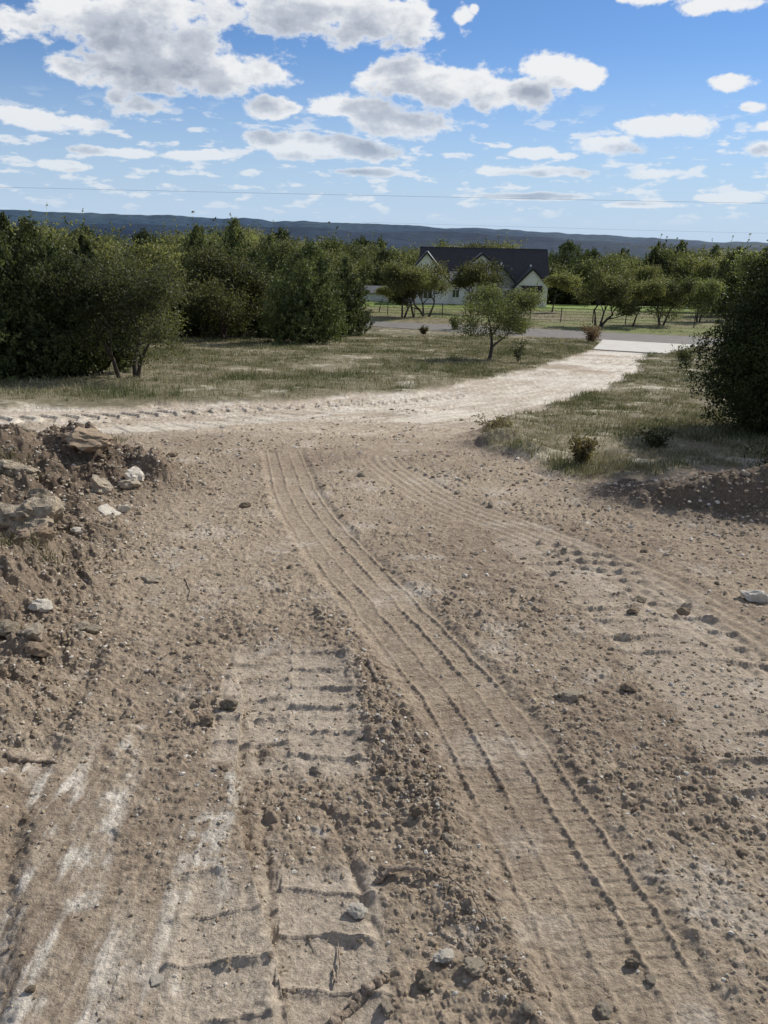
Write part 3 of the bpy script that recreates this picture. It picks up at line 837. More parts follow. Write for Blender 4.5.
# ------------------------------------------------------------------ house
M_wall = mat_simple('white_board_wall', (.80, .76, .71), .7, .06, 2)
M_roof = mat_simple('charcoal_metal_roof', (.045, .042, .042), .55, .12, 1, 0, 0, .3)
M_roofL = mat_simple('pale_metal_roof', (.13, .13, .135), .5, .1, 1, 0, 0, .4)
M_glass = mat_simple('dark_glass', (.02, .024, .03), .12, .1, 2, 0, 0, .8)
M_trim = mat_simple('black_trim', (.02, .02, .022), .6, .1, 2)
M_frame = mat_simple('white_frame', (.75, .74, .72), .6, .05, 2)
M_stn = mat_simple('grey_stone_base', (.30, .29, .27), .9, .3, 3, .02)
M_conc2 = mat_simple('patio_concrete', (.5, .48, .44), .9, .06, 1)
hx, hy = 0, 0
def house():
    d_ = ray(483, 303.6); base = (d_[0]/d_[1]*105, 105.0); z0 = Hz(*base)
    e = empty('farmhouse', (base[0], base[1], z0), 'white board-walled farmhouse with dark metal gabled roofs beyond the road', 'house', None, 0)
    e.rotation_euler = (0, 0, R(-3))
    # main block
    X0, X1, YD = -8.6, 8.45, 9.5
    EV, RG = 2.9, 6.9
    w = MB(); w.box(X0+.4, X1-.4, 0, YD, -1.2, EV)
    w.build('wall', M_wall, e)
    for xa in (X0+.4, X1-.6):
        gm = MB()
        gm.v += [(xa, 0, EV+.002), (xa, YD, EV+.002), (xa, YD/2, RG-.1), (xa+.2, 0, EV+.002), (xa+.2, YD, EV+.002), (xa+.2, YD/2, RG-.1)]
        gm.f += [(0, 2, 1), (3, 4, 5), (0, 3, 5, 2), (1, 2, 5, 4), (0, 1, 4, 3)]
        gm.build('gable_wall', M_wall, e)
    def roof_y(name, x0, x1, y0, y1, ev, rg, mat, seams=True, th=.12, ov=.45):
        """ridge along x"""
        ym = (y0+y1)/2; m = MB(); sl = (rg-ev)/(ym-y0)
        m.slab((x0, y0-ov, ev-ov*sl), (x1, y0-ov, ev-ov*sl), (x1, ym, rg), (x0, ym, rg), th)
        m.slab((x1, y1+ov, ev-ov*sl), (x0, y1+ov, ev-ov*sl), (x0, ym, rg), (x1, ym, rg), th)
        m.box(x0, x1, ym-.12, ym+.12, rg+.07, rg+.17)
        if seams:
            k = int((x1-x0)/.45)
            for i in range(k+1):
                xx = x0+(x1-x0)*i/k
                nrm = Vector((0, -sl, 1)).normalized()*th
                m.slab((xx-.02, y0-ov+nrm.y, ev-ov*sl+nrm.z), (xx+.02, y0-ov+nrm.y, ev-ov*sl+nrm.z), (xx+.02, ym+nrm.y, rg+nrm.z), (xx-.02, ym+nrm.y, rg+nrm.z), .05)
        return m.build(name, mat, e)
    roof_y('roof', X0, X1, 0, YD, EV, RG, M_roof)
    def gable(cx, hw, y0, y1, ev, rg, mat_r, wall_z0=-1.2, ov=.3, roofside=None, wm=None):
        """gable facing the camera (ridge along y)"""
        m = MB(); m.prism([(cx-hw, wall_z0), (cx+hw, wall_z0), (cx+hw, ev), (cx, rg-.1), (cx-hw, ev)], y0, y1)
        m.build('wall', wm or M_wall, e)
        sl = (rg-ev)/hw
        m = MB(); f = y0-ov
        a = MB()
        m.slab((cx-hw-ov, f, ev-ov*sl), (cx, f, rg), (cx, y1, rg), (cx-hw-ov, y1, ev-ov*sl), .14)
        m.slab((cx, f, rg), (cx+hw+ov, f, ev-ov*sl), (cx+hw+ov, y1, ev-ov*sl), (cx, y1, rg), .14)
        for s_ in (-1, 1):
            for i in range(1, int((y1-y0)/.45)):
                yy = y0+i*.45
                p = [(cx, yy, rg+.14), (cx+s_*(hw+ov), yy, ev-ov*sl+.14), (cx+s_*(hw+ov), yy+.04, ev-ov*sl+.14), (cx, yy+.04, rg+.14)]
                m.slab(*(p if s_ > 0 else p[::-1]), .04)
        rf = m.build('roof', mat_r, e)
        # black barge boards
        bb = MB()
        for s_ in (-1, 1):
            p = [(cx, f-.04, rg+.14), (cx+s_*(hw+ov), f-.04, ev-ov*sl+.14), (cx+s_*(hw+ov), f-.04, ev-ov*sl-.10), (cx, f-.04, rg-.12)]
            bb.slab(*(p if s_ < 0 else p[::-1]), -.035)
        bb.build('barge_board', M_trim, rf)
    gable(-7.6, 2.9, -3.2, 4.0, 3.1, 6.45, M_roofL)
    gable(5.85, 2.05, -2.6, 3.0, 2.65, 4.75, M_roof)
    gable(2.15, 1.75, -1.2, 3.0, 2.9, 4.85, M_roof, wm=M_stn)
    gable(-.4, 1.25, .9, 4.4, 5.35, 6.35, M_roofL, wall_z0=3.1)
    # lean-to with pale roof right of the left gable
    m = MB(); m.box(-4.69, -2.6, -1.6, -.01, -1.2, 2.7); m.build('wall', M_wall, e)
    m = MB(); m.slab((-4.55, -2.0, 2.72), (-2.4, -2.0, 2.72), (-2.4, .7, 4.0), (-4.55, .7, 4.0), .1); m.build('roof', M_roofL, e)
    def window(x0, x1, z0, z1, yf, mull=1):
        f = MB(); t = .09
        f.box(x0, x1, yf-.06, yf-.003, z0, z0+t); f.box(x0, x1, yf-.06, yf-.003, z1-t, z1)
        f.box(x0, x0+t, yf-.06, yf-.003, z0+t, z1-t); f.box(x1-t, x1, yf-.06, yf-.003, z0+t, z1-t)
        for i in range(mull):
            xm = x0+(x1-x0)*(i+1)/(mull+1); f.box(xm-.03, xm+.03, yf-.05, yf-.003, z0+t, z1-t)
        fr = f.build('window', M_frame, e)
        p = MB(); p.box(x0+t, x1-t, yf-.03, yf-.008, z0+t, z1-t); p.build('pane', M_glass, fr)
    window(-1.0, .2, 4.35, 5.25, .9, 1)
    window(-8.5, -6.7, .8, 2.2, -3.2, 2)
    window(-4.2, -3.2, .9, 2.0, -1.6, 1)
    window(.9, 1.9, .9, 2.2, -1.2, 1)
    window(2.5, 3.3, .9, 2.2, -1.2, 1)
    window(6.55, 7.05, .3, 1.9, -2.6, 0)
    # awning and porch door under the right gable
    aw = MB(); aw.slab((4.5, -3.5, 2.05), (7.2, -3.5, 2.05), (7.2, -2.6, 2.65), (4.5, -2.6, 2.65), .08)
    aw.box(4.5, 7.2, -3.52, -3.46, 1.95, 2.06); aw.build('awning', M_trim, e)
    for xx in (4.6, 7.1):
        pm = MB(); pm.tube([(xx, -3.4, 0), (xx, -3.4, 2.0)], [.06, .06], 8); pm.build('porch_post', M_frame, e)
    d = MB(); d.box(5.1, 6.2, -2.66, -2.603, -.1, 1.9); dr = d.build('door', M_stn, e)
    h = MB(); h.box(6.05, 6.09, -2.70, -2.66, .8, 1.0); h.build('handle', M_trim, dr)
    lm = MB(); lm.tube([(7.5, -2.7, .3), (7.5, -2.7, .4), (7.5, -2.7, .65), (7.5, -2.7, .75)], [.05, .11, .11, .04], 8); lm.build('wall_lamp', M_frame, e)
    v = MB(); v.tube([(2.15, 1, 4.6), (2.15, 1, 5.25)], [.07, .07], 8); v.tube([(2.15, 1, 5.2), (2.15, 1, 5.3)], [.13, .13], 8); v.build('roof_vent', M_frame, e)
    v = MB(); v.tube([(5.85, 0, 4.6), (5.85, 0, 5.1)], [.07, .07], 8); v.tube([(5.85, 0, 5.05), (5.85, 0, 5.15)], [.13, .13], 8); v.build('roof_vent', M_frame, e)
    c = MB(); c.box(-10.8, -2.5, -5.0, -3.3, -.3, .06); c.build('patio', M_conc2, e)
house()
# pale house wall / drive glimpsed left of the lawn oaks
def out_house():
    x, y = hit(376, 303)
    z = Hz(x, y)
    e = empty('garage', (x-1, y+6, z), 'low white outbuilding half hidden behind the thicket, left of the farmhouse', 'garage')
    e.scale = (1, 1, .62)
    m = MB(); m.box(-3, 2.6, 0, 5, -1, 1.5); m.build('wall', M_wall, e)
    m = MB(); m.slab((-3.3, -.4, 1.35), (2.9, -.4, 1.35), (2.9, 2.5, 2.6), (-3.3, 2.5, 2.6), .1); m.slab((2.9, 5.4, 1.35), (-3.3, 5.4, 1.35), (-3.3, 2.5, 2.6), (2.9, 2.5, 2.6), .1)
    m.build('roof', M_roofL, e)
    d = MB(); d.box(-.6, 2.0, -.05, -.004, -.3, 1.3); d.build('door', M_frame, e)
out_house()

# ------------------------------------------------------------------ fence beyond the road
M_steel = mat_simple('weathered_steel_post', (.07, .06, .05), .7, .3, 5)
def fence():
    d = (rt[1]-rt[0]); d = d/np.linalg.norm(d); nrm = np.array([-d[1], d[0]])
    if nrm[1] < 0: nrm = -nrm
    p0 = r_t[0]+nrm*9.0-d*26
    e = empty('wire_fence', (p0[0], p0[1], Hz(*p0)), 'thin wire fence on steel posts along the lawn beyond the road', 'fence')
    o = np.array([p0[0], p0[1], Hz(*p0)])
    rails = []
    for i in range(34):
        q = p0+d*2.6*i; z = float(H_base(*q))-o[2]+.02
        m = MB(); m.tube([(0, 0, -.3), (0, 0, 1.2)], [.045, .04], 6)
        p = m.build('post', M_steel, e); p.location = (q[0]-o[0], q[1]-o[1], z)
        rails.append((q[0]-o[0], q[1]-o[1], z))
    for h in (.2, .45, .7, .92, 1.15):
        m = MB(); m.tube([(a, b, c+h) for a, b, c in rails], [.022 if h > 1.1 else .01]*len(rails), 5)
        m.build('rail' if h > 1.1 else 'wire', M_steel, e)
fence()

# ------------------------------------------------------------------ overhead wires
M_wire = mat_simple('overhead_wire', (.10, .10, .11), .6, .1, 1)
def wire(y0, z, x0, x1, sag, r, label):
    m = MB(); P = []
    for i in range(61):
        t = i/60; P.append((x0+(x1-x0)*t, y0, z-sag*4*t*(1-t)))
    m.tube(P, [r]*61, 5); tag(m.build('overhead_wire', M_wire), label, 'power line')
wire(60, 4.75, -90, 95, .35, .007, 'upper thin overhead wire crossing the whole sky above the hills')
wire(150, 4.0, -5, 190, .5, .011, 'lower faint overhead wire just above the hills on the right')

# ------------------------------------------------------------------ grass
def blades(P, hgt, wid, colset, leanamt, gg):
    n = len(P)
    w = gg.uniform(0, 2*math.pi, n); l = gg.uniform(0, leanamt, n)*hgt
    dirx = np.cos(w)*l; diry = np.sin(w)*l
    a = gg.uniform(0, 2*math.pi, n)
    sx = np.cos(a)*wid*.5; sy = np.sin(a)*wid*.5
    z = np.zeros(n)
    B0 = P+np.stack([sx, sy, z], 1); B1 = P-np.stack([sx, sy, z], 1)
    mid = P+np.stack([dirx*.35, diry*.35, hgt*.6], 1)
    M0 = mid+np.stack([sx, sy, z], 1)*.7; M1 = mid-np.stack([sx, sy, z], 1)*.7
    T = P+np.stack([dirx, diry, hgt*(1-.25*l/np.maximum(hgt, 1e-4))], 1)
    V = np.stack([B0, B1, M1, M0, T], 1).reshape(-1, 3)
    i = np.arange(n)*5
    Q = np.stack([i, i+1, i+2, i+3], 1); Tt = np.stack([i+3, i+2, i+4], 1)
    return V, [Q, Tt], np.repeat(colset, 5, 0)

dry = np.array([.275, .24, .155]); straw = np.array([.38, .335, .235]); grn = np.array([.11, .125, .055]); olive = np.array([.18, .175, .095]); red = np.array([.15, .085, .05])
def grass_field(name, label, ntuft, sampler, seed, dens=None, hs=(.07, .22), per=9, keep=None):
    gg = np.random.default_rng(seed)
    x, y = sampler(gg, ntuft)
    z, M = H_full(x, y, True)
    ok = (M['sd'] < (-.02 if keep is None else keep)) & (M['road'] < -.25) & (poly_sd(x, y, APRON) < -.1)
    cl = fbm(x, y, .8, 3, .6, 123); c3 = fbm(x, y, 3.2, 5, .62, 121)
    bare = sstep(.22, .5, cl-.35*c3+.08)
    ok &= gg.uniform(0, 1, len(x)) > bare*.93
    ok &= gg.uniform(0, 1, len(x)) < np.clip(.75+1.2*cl+.8*c3, .15, 1)
    x, y, z = x[ok], y[ok], z[ok]; c3 = c3[ok]
    k = len(x)
    tone = gg.uniform(0, 1, k)+1.1*c3+1.5*fbm(x, y, .6, 3, .6, 141)-.05
    th = (hs[0]+(hs[1]-hs[0])*gg.uniform(0, 1, k)**3)*(1+1.0*np.clip(c3, -.4, .6))
    rep = np.repeat(np.arange(k), per)
    D = np.hypot(x, y)[rep]
    spread = .06+.02*D/10
    P = np.stack([x[rep]+gg.normal(0, 1, len(rep))*spread*.7, y[rep]+gg.normal(0, 1, len(rep))*spread*.7, z[rep]-.01], 1)
    hg = th[rep]*gg.uniform(.5, 1.2, len(rep))
    wd = (.004+.0004*D)*gg.uniform(.6, 1.3, len(rep))
    t = tone[rep]+gg.normal(0, .22, len(rep))
    c = np.where((t > .85)[:, None], grn, np.where((t > .42)[:, None], olive, np.where((t > .02)[:, None], dry, straw)))
    c = c*gg.uniform(.7, 1.25, len(rep))[:, None]
    V, Fs, C = blades(P, hg, wd, c, .8, gg)
    o = link(name, mesh_np(name, V, Fs, M_grass, False, C))
    return tag(o, label, 'grass', None, 'stuff')
def samp_mid(gg, n):
    y = 12+36*gg.uniform(0, 1, n)**.8
    return gg.uniform(-.62, .33, n)*y, y
def samp_right(gg, n):
    y = 6.3+34*gg.uniform(0, 1, n)**1.5
    return gg.uniform(.08, .62, n)*y, y
grass_field('grass', 'dry green and straw grass covering the field left of the driveway', 60000, samp_mid, 5, hs=(.03, .17), per=8)
grass_field('grass', 'mixed green and dry grass covering the slope right of the driveway', 48000, samp_right, 6, hs=(.02, .12), per=10)
def samp_lawn(gg, n):
    y = gg.uniform(52, 100, n); return gg.uniform(-.05, .5, n)*y, y
grass_field('grass', 'short green lawn grass around the farmhouse beyond the road', 16000, samp_lawn, 8, hs=(.05, .12), per=5)
# a few tufts left on the mound
def samp_m(gg, n):
    c = [hit(105, 441), hit(5, 495), hit(30, 498), hit(20, 585)]
    i = gg.integers(0, 4, n)
    c = np.array(c)[i]
    return c[:, 0]+gg.normal(0, .12, n), c[:, 1]+gg.normal(0, .06, n)
grass_field('grass', 'thin green weeds poking out of the dirt mound at left', 260, samp_m, 9, hs=(.05, .13), per=7, keep=99)

# ------------------------------------------------------------------ shrubs and weeds
def weed(name, px, py, h, rad, n, cA, cB, label, seed, stems=9):
    gg = np.random.default_rng(seed); x, y = hit(px, py); z = Hz(x, y)
    e = empty(name, (x, y, z), label, 'shrub')
    m = MB(); P = []
    for i in range(stems):
        w = gg.uniform(0, 6.28); d = gg.uniform(.2, 1)*rad; hh = h*gg.uniform(.6, 1)
        tip = (math.cos(w)*d, math.sin(w)*d, hh); mid = (tip[0]*.4, tip[1]*.4, hh*.55)
        m.tube([(0, 0, -.03), mid, tip], [.008, .006, .003], 4)
        t = gg.uniform(.15, 1.05, n//stems)[:, None]
        P.append(np.array(mid)*np.minimum(t*2, 1)*(t < .5)+(np.array(mid)+(np.array(tip)-np.array(mid))*(t*2-1))*(t >= .5)+gg.normal(0, .12*rad+.012, (n//stems, 3)))
    m.build('stem', M_root, e)
    V, Q, C = leaves(np.vstack(P), .010+.0009*y, 2.4, cA, cB, up=.6, rs=gg)
    link('foliage', mesh_np('foliage', V, Q, M_leaf, False, C), e)
weed('shrub', 424, 327+8, .5, .35, 500, (.10, .09, .045), (.20, .16, .08), 'dry brown weed clump left of the small oak', 1)
weed('shrub', 592, 343, .9, .9, 1500, (.10, .06, .04), (.22, .15, .085), 'reddish brown dry brush at the left corner of the concrete apron', 2, 16)
weed('shrub', 580, 470, .24, .16, 1200, (.09, .085, .035), (.22, .16, .08), 'small green and rusty weed at the edge of the graded dirt', 3)
weed('shrub', 655, 452, .18, .2, 900, (.09, .10, .045), (.18, .17, .09), 'low dull green weed in the grass below the big juniper', 4)
weed('shrub', 518, 364, .7, .35, 500, (.04, .055, .02), (.10, .11, .05), 'spiky dark green shrub right of the small oak trunk', 5)
weed('shrub', 455, 330, 1.0, .8, 900, (.05, .065, .02), (.13, .14, .06), 'green bush left of the small oak beside the road', 6, 14)
weed('shrub', 520, 334, 1.1, .9, 900, (.05, .065, .02), (.13, .14, .06), 'green bush right of the small oak beside the road', 7, 14)
weed('shrub', 684, 362, .45, .7, 1000, (.04, .05, .02), (.12, .11, .055), 'low grey green brush between the driveway and the big juniper', 9, 12)
weed('shrub', 494, 440, .22, .25, 900, (.12, .10, .06), (.24, .20, .13), 'dry grey brown weed on the small dirt lump by the driveway', 10)
weed('shrub', 765, 474, .35, .3, 300, (.02, .028, .01), (.05, .06, .02), 'dark low juniper sprig sticking up behind the shaded mound', 11, 7)

# ------------------------------------------------------------------ stones
def stone_mesh(name, seed, mat, sub=2, angular=.3):
    import bmesh
    bm = bmesh.new(); bmesh.ops.create_icosphere(bm, subdivisions=sub, radius=.5)
    g = random.Random(seed); pl = []
    for i in range(9):
        v = Vector((g.gauss(0, 1), g.gauss(0, 1), g.gauss(0, 1))).normalized(); pl.append((v, g.uniform(.26, .42)))
    sc = (1, g.uniform(.65, .95), g.uniform(.5, .8))
    co = np.array([v.co for v in bm.verts])
    for v in bm.verts:
        p = v.co.copy()
        for n_, d_ in pl:
            k = p.dot(n_)
            if k > d_: p -= n_*(k-d_)*(.9)
        v.co = p
    co = np.array([v.co for v in bm.verts])
    nn = angular*.07*np.abs(noise(co[:, 0]*3+seed*2, co[:, 2]*3+co[:, 1]*2, seed+7))+angular*.14*noise(co[:, 0]*5+seed, co[:, 1]*5+co[:, 2]*4, seed)+angular*.10*noise(co[:, 0]*12+seed, co[:, 1]*11+co[:, 2]*13, seed+2)
    for v, k in zip(bm.verts, nn):
        v.co *= 1+k*2; v.co = Vector((v.co.x*sc[0], v.co.y*sc[1], v.co.z*sc[2]))
    me = bpy.data.meshes.new(name); bm.to_mesh(me); bm.free(); me.materials.append(mat)
    me.polygons.foreach_set('use_smooth', [False]*len(me.polygons))
    return me

def put_stone(name, px, py, w_px, label, mat, seed, sub=3, rz=0, tilt=(0, 0), flat=1.0, sink=.3, group=None, ang=.8, zup=0):
    x, y = hit(px, py, Hq); z = Hz(x, y)
    s = w_px/pxscale(x, y)*1.15
    o = link(name, stone_mesh(name, seed, mat, sub, ang))
    o.location = (x, y, z+s*.32*flat*(1-2*sink)+zup); o.scale = (s, s, s*flat); o.rotation_euler = (tilt[0], tilt[1], R(rz))
    return tag(o, label, 'boulder' if name == 'boulder' else 'rock', group)
put_stone('boulder', 12, 478, 46, 'big flat grey-tan boulder at the left frame edge on top of the dirt mound', M_stoneG, 1, 4, 10, (.1, .15), .62, .2)
put_stone('boulder', 34, 532, 62, 'largest craggy limestone boulder low on the left dirt mound', M_stoneG, 2, 4, 20, (.1, -.1), .85, .2)
put_stone('boulder', 36, 545, 34, 'dark brown boulder resting against the front of the largest boulder', M_stoneB, 3, 4, 50, (.3, 0), 1.0, .1)
put_stone('boulder', 85, 442, 46, 'rounded brown boulder caked in soil on the crest of the left mound', M_stoneB, 14, 4, 0, (0, .05), .7, .35)
put_stone('rock', 102, 492, 23, 'pale tan block leaning on the mound right of the biggest boulder', M_stoneP, 5, 3, 70, (.5, .2), 1, .1)
put_stone('rock', 137, 480, 20, 'pale upright slab tilted on the right flank of the left mound', M_stoneW, 6, 3, 40, (.7, .3), .7, 0)
put_stone('rock', 131, 487, 24, 'flat smooth grey rock just under the tilted pale slab', M_stoneP, 7, 3, 0, (0, 0), .6, .2)
put_stone('rock', 110, 514, 24, 'long white limestone sliver on the slope of the left mound', M_stoneW, 8, 3, -25, (0, .2), .5, .2)
put_stone('rock', 123, 511, 12, 'small round white rock right of the white sliver', M_stoneW, 9, 3, 0, (0, 0), 1, .2)
put_stone('rock', 42, 502, 24, 'rough pale rock just above the largest boulder', M_stoneG, 10, 3, 30, (.2, .2), 1, .2)
put_stone('rock', 78, 533, 12, 'white chip in the dark hollow right of the largest boulder', M_stoneW, 15, 3, 30, (.5, .2), .7, .1)
put_stone('rock', 150, 580, 22, 'flat pale stone sunk in the dirt at the foot of the left bank', M_stoneP, 16, 3, 0, (0, 0), .5, .35)
put_stone('rock', 7, 633, 26, 'grey rounded rock at the left frame edge on the rubble bank', M_stoneG, 17, 3, 0, (0, 0), 1, .2)
put_stone('rock', 34, 638, 24, 'tan boulder-like rock on the rubble bank beside a white one', M_stoneP, 18, 3, 80, (.2, 0), 1, .2)
put_stone('rock', 42, 608, 20, 'bright angular rock topmost in the rubble bank', M_stoneW, 19, 3, 20, (.4, .1), .8, .2)
put_stone('rock', 42, 655, 28, 'brown soil-covered rock lowest in the rubble bank', M_stoneB, 20, 3, 0, (0, 0), 1, .2)
put_stone('rock', 80, 631, 18, 'pale pointed rock right of the rubble bank', M_stoneP, 21, 3, 60, (.5, 0), .9, .15)
put_stone('rock', 93, 631, 14, 'small tan rock touching the pale pointed one', M_stoneP, 22, 3, 10, (0, 0), .9, .15)
put_stone('rock', 229, 709, 19, 'round grey stone alone on the flat dirt left of the lug prints', M_stoneG, 23, 3, 10, (0, 0), .95, .1)
put_stone('rock', 206, 723, 15, 'dark crumbly clod just below left of the lone grey stone', M_stoneB, 24, 3, 10, (0, 0), .9, .2)
put_stone('rock', 753, 600, 25, 'white smooth stone near the right frame edge beside the wheel track', M_stoneW, 25, 3, -20, (.1, .1), .75, .15)
put_stone('rock', 571, 699, 22, 'flat pale stone on the open dirt right of the long tyre print', M_stoneP, 26, 3, 0, (0, 0), .7, .15)
put_stone('rock', 684, 614, 14, 'brown stone right of the long right-hand wheel track', M_stoneB, 27, 3, 0, (0, 0), .8, .15)
put_stone('rock', 633, 613, 14, 'brown pebble-like stone in the middle of the right-hand prints', M_stoneB, 28, 3, 0, (0, 0), .8, .15)
put_stone('rock', 629, 690, 15, 'dark stone among the clods right of the flat pale stone', M_stoneB, 29, 3, 0, (0, 0), .8, .15)
put_stone('rock', 443, 959, 20, 'bright squarish stone in the furrow near the bottom of the photo', M_stoneW, 30, 3, 20, (.1, .2), 1, .15)
put_stone('rock', 474, 969, 22, 'pale stone right of the bright squarish one near the bottom', M_stoneP, 31, 3, 60, (.1, .2), .9, .15)
put_stone('rock', 426, 983, 22, 'rough tan stone below left of the bright squarish one', M_stoneG, 32, 3, 0, (.1, .2), .9, .15)
put_stone('rock', 387, 1011, 18, 'brown oval stone at the bottom beside the thick root', M_stoneP, 33, 3, 90, (.1, .2), .9, .15)
put_stone('rock', 357, 914, 18, 'pale chunk inside the left tyre rut', M_stoneW, 34, 3, 0, (.1, .2), .9, .15)
put_stone('rock', 448, 842, 17, 'tan stone in the furrow, largest of a close pair', M_stoneP, 35, 3, 0, (.1, .2), .9, .15)
put_stone('rock', 418, 815, 14, 'round dark clod in the furrow above the close pair of stones', M_stoneB, 36, 3, 0, (0, 0), 1, .15)
put_stone('rock', 383, 772, 12, 'dark clod at the left side of the furrow', M_stoneB, 37, 3, 0, (0, 0), 1, .15)
put_stone('rock', 316, 773, 12, 'small grey stone between the lug prints and the furrow', M_stoneP, 38, 3, 0, (0, 0), 1, .15)
put_stone('rock', 633, 966, 15, 'dark rounded stone at the end of the white patch in the tyre print', M_stoneG, 39, 3, 0, (0, 0), .9, .15)
put_stone('rock', 650, 981, 10, 'small tan stone just right of the dark rounded stone near the bottom', M_stoneP, 40, 3, 0, (0, 0), .9, .15)
put_stone('rock', 605, 1012, 18, 'long pale stone at the bottom of the photo in the tyre print', M_stoneP, 41, 3, 120, (0, 0), .8, .2)
put_stone('rock', 525, 1010, 16, 'pale chunk at the bottom edge left of the tyre print', M_stoneP, 42, 3, 20, (0, 0), .9, .2)
put_stone('rock', 157, 981, 14, 'small pale flat rock in the scraped ground at lower left', M_stoneW, 43, 3, 20, (0, 0), .5, .2)
put_stone('rock', 245, 507, 12, 'dark rock left of the start of the long tyre print', M_stoneB, 44, 3, 20, (0, 0), .7, .15)
put_stone('rock', 173, 456, 9, 'dark clod at the right foot of the left mound', M_stoneB, 45, 3, 0, (0, 0), .7, .15)

# loose stones: the ones that show largest, each its own object
def density(x, y, M):
    d = .25+.9*np.clip(fbm(x, y, .9, 3, .5, 9)+.1, 0, 1)
    d = d+1.3*M['fur']+2.2*np.clip(M['lm']/.06, 0, 1)+1.2*np.clip(M['rm']/.08, 0, 1)
    d = d*(1-.85*np.clip(M['ta']+M['tb']+.7*M['tc']+.4*M['td'], 0, 1))*np.where(M['c1'] < .25, .3, 1)*(1-.85*np.clip(M['te']+M['tf']+M['tg'], 0, 1))*(1-.7*sstep(8.3, 9.5, np.hypot(x, y)))
    # rougher ground right of the main print
    return np.clip(d+.5*sstep(.2, 1.2, x)*sstep(5.5, 3, y)*(1-M['ta'])*(1-M['tb']), 0, 3)*(M['dirt'] > .6)
def scatter(n, rmin, rmax, seed, pw=1.0):
    gg = np.random.default_rng(seed)
    m = n*8
    r = rmin*(rmax/rmin)**(gg.uniform(0, 1, m)**pw); th = R(38)*gg.uniform(-1, 1, m)
    x = r*np.sin(th); y = r*np.cos(th)
    z, M = H_full(x, y, True)
    ok = gg.uniform(0, 2.2, m) < density(x, y, M)
    x, y, z = x[ok][:n], y[ok][:n], z[ok][:n]
    return x, y, z, gg
VARS = [stone_mesh('stone', 100+i, (M_stoneP, M_stoneB, M_stoneB, M_stoneG)[i % 4], 2, .9) for i in range(16)]
x, y, z, gg = scatter(235, 1.35, 7.5, 21)
for i in range(len(x)):
    k = int(gg.integers(0, 16)); dark = k % 4 in (1, 2)
    s = (4+8.5*gg.uniform()**2.4)/pxscale(x[i], y[i])
    o = link('clod' if dark else 'stone', VARS[k]); o.location = (x[i], y[i], z[i]+s*.04); o.scale = (s, s*gg.uniform(.8, 1.1), s*gg.uniform(.8, 1.1))
    o.rotation_euler = (gg.uniform(-.5, .5), gg.uniform(-.5, .5), gg.uniform(0, 6.28))
    if dark: tag(o, 'small brown clod of earth lying loose on the graded dirt', 'clod', 'loose clods on the graded dirt')
    else: tag(o, 'small tan limestone lying loose on the graded dirt', 'stone', 'loose stones on the graded dirt')

def gravel():
    x, y, z, gg = scatter(40000, 1.3, 13, 22, .95)
    import bmesh
    bs = []
    for sd in range(6):
        me = stone_mesh('g', 300+sd, M_stoneP, 1, 1.0)
        co = np.array([v.co for v in me.vertices]); fc = np.array([list(p.vertices) for p in me.polygons]); bs.append((co, fc)); bpy.data.meshes.remove(me)
    V = []; Fc = []; C = []; off = 0
    for i in range(len(x)):
        co, fc = bs[int(gg.integers(0, 6))]
        s = (1.2+5.4*gg.uniform()**3.2)/pxscale(x[i], y[i])
        if y[i] < 3: s = s*1.1
        w = gg.uniform(0, 6.28); c, sn = math.cos(w), math.sin(w)
        P = co*np.array([s, s, s*gg.uniform(.7, 1.1)]); P = np.stack([P[:, 0]*c-P[:, 1]*sn, P[:, 0]*sn+P[:, 1]*c, P[:, 2]], 1)
        t = gg.uniform(-.4, .4); P = np.stack([P[:, 0], P[:, 1]*math.cos(t)-P[:, 2]*math.sin(t), P[:, 1]*math.sin(t)+P[:, 2]*math.cos(t)], 1)
        V.append(P+np.array([x[i], y[i], z[i]+s*.05])); Fc.append(fc+off); off += len(co)
        a = gg.uniform()
        col = np.array([.41, .32, .22])*gg.uniform(.75, 1.15) if a < .5 else (np.array([.50, .43, .33])*gg.uniform(.8, 1.2) if a < .9 else np.array([.70, .64, .54]))
        C.append(np.tile(col, (len(co), 1)))
    tag(link('gravel', mesh_np('gravel', np.vstack(V), np.vstack(Fc), M_dirt, False, np.vstack(C))), 'fine gravel and crumbs of soil strewn over the graded dirt', 'gravel', None, 'stuff')
gravel()

# ------------------------------------------------------------------ roots and sticks
def root(name, pts, r0, r1, label, lift=.01, seed=0, arch=0):
    g = random.Random(seed); W = spline(hits(pts), 8); n = len(W); m = MB(); P = []; Rr = []
    for i, (a, b) in enumerate(W):
        t = i/(n-1)
        P.append((a+g.uniform(-1, 1)*r0*.25, b+g.uniform(-1, 1)*r0*.25, Hz(a, b)+lift*.3+arch*math.sin(math.pi*t)+g.uniform(-.5, .5)*r0)); Rr.append((r0+(r1-r0)*t)*g.uniform(.65, 1.3)*(.35 if i in (0, n-1) else 1))
    m.tube(P, Rr, 8); return tag(m.build(name, M_root, None, True), label, 'root' if name == 'root' else 'stick')
root('root', [(330, 1024), (345, 1012), (362, 996), (378, 985), (390, 975)], .016, .010, 'thick dark root half buried at the bottom centre of the photo', .006, 1)
root('root', [(374, 885), (388, 877), (405, 875), (425, 880), (437, 882)], .010, .004, 'bent brown root lying across the furrow', .016, 2, .015)
root('stick', [(437, 881), (450, 893), (465, 908), (480, 925), (489, 938)], .0032, .002, 'thin pale twig curving down from the end of the bent root', .014, 3, .02)
root('stick', [(333, 968), (336, 985), (340, 972), (338, 940)], .0028, .0018, 'fine pale twig looping inside the left rut', .012, 4, .01)
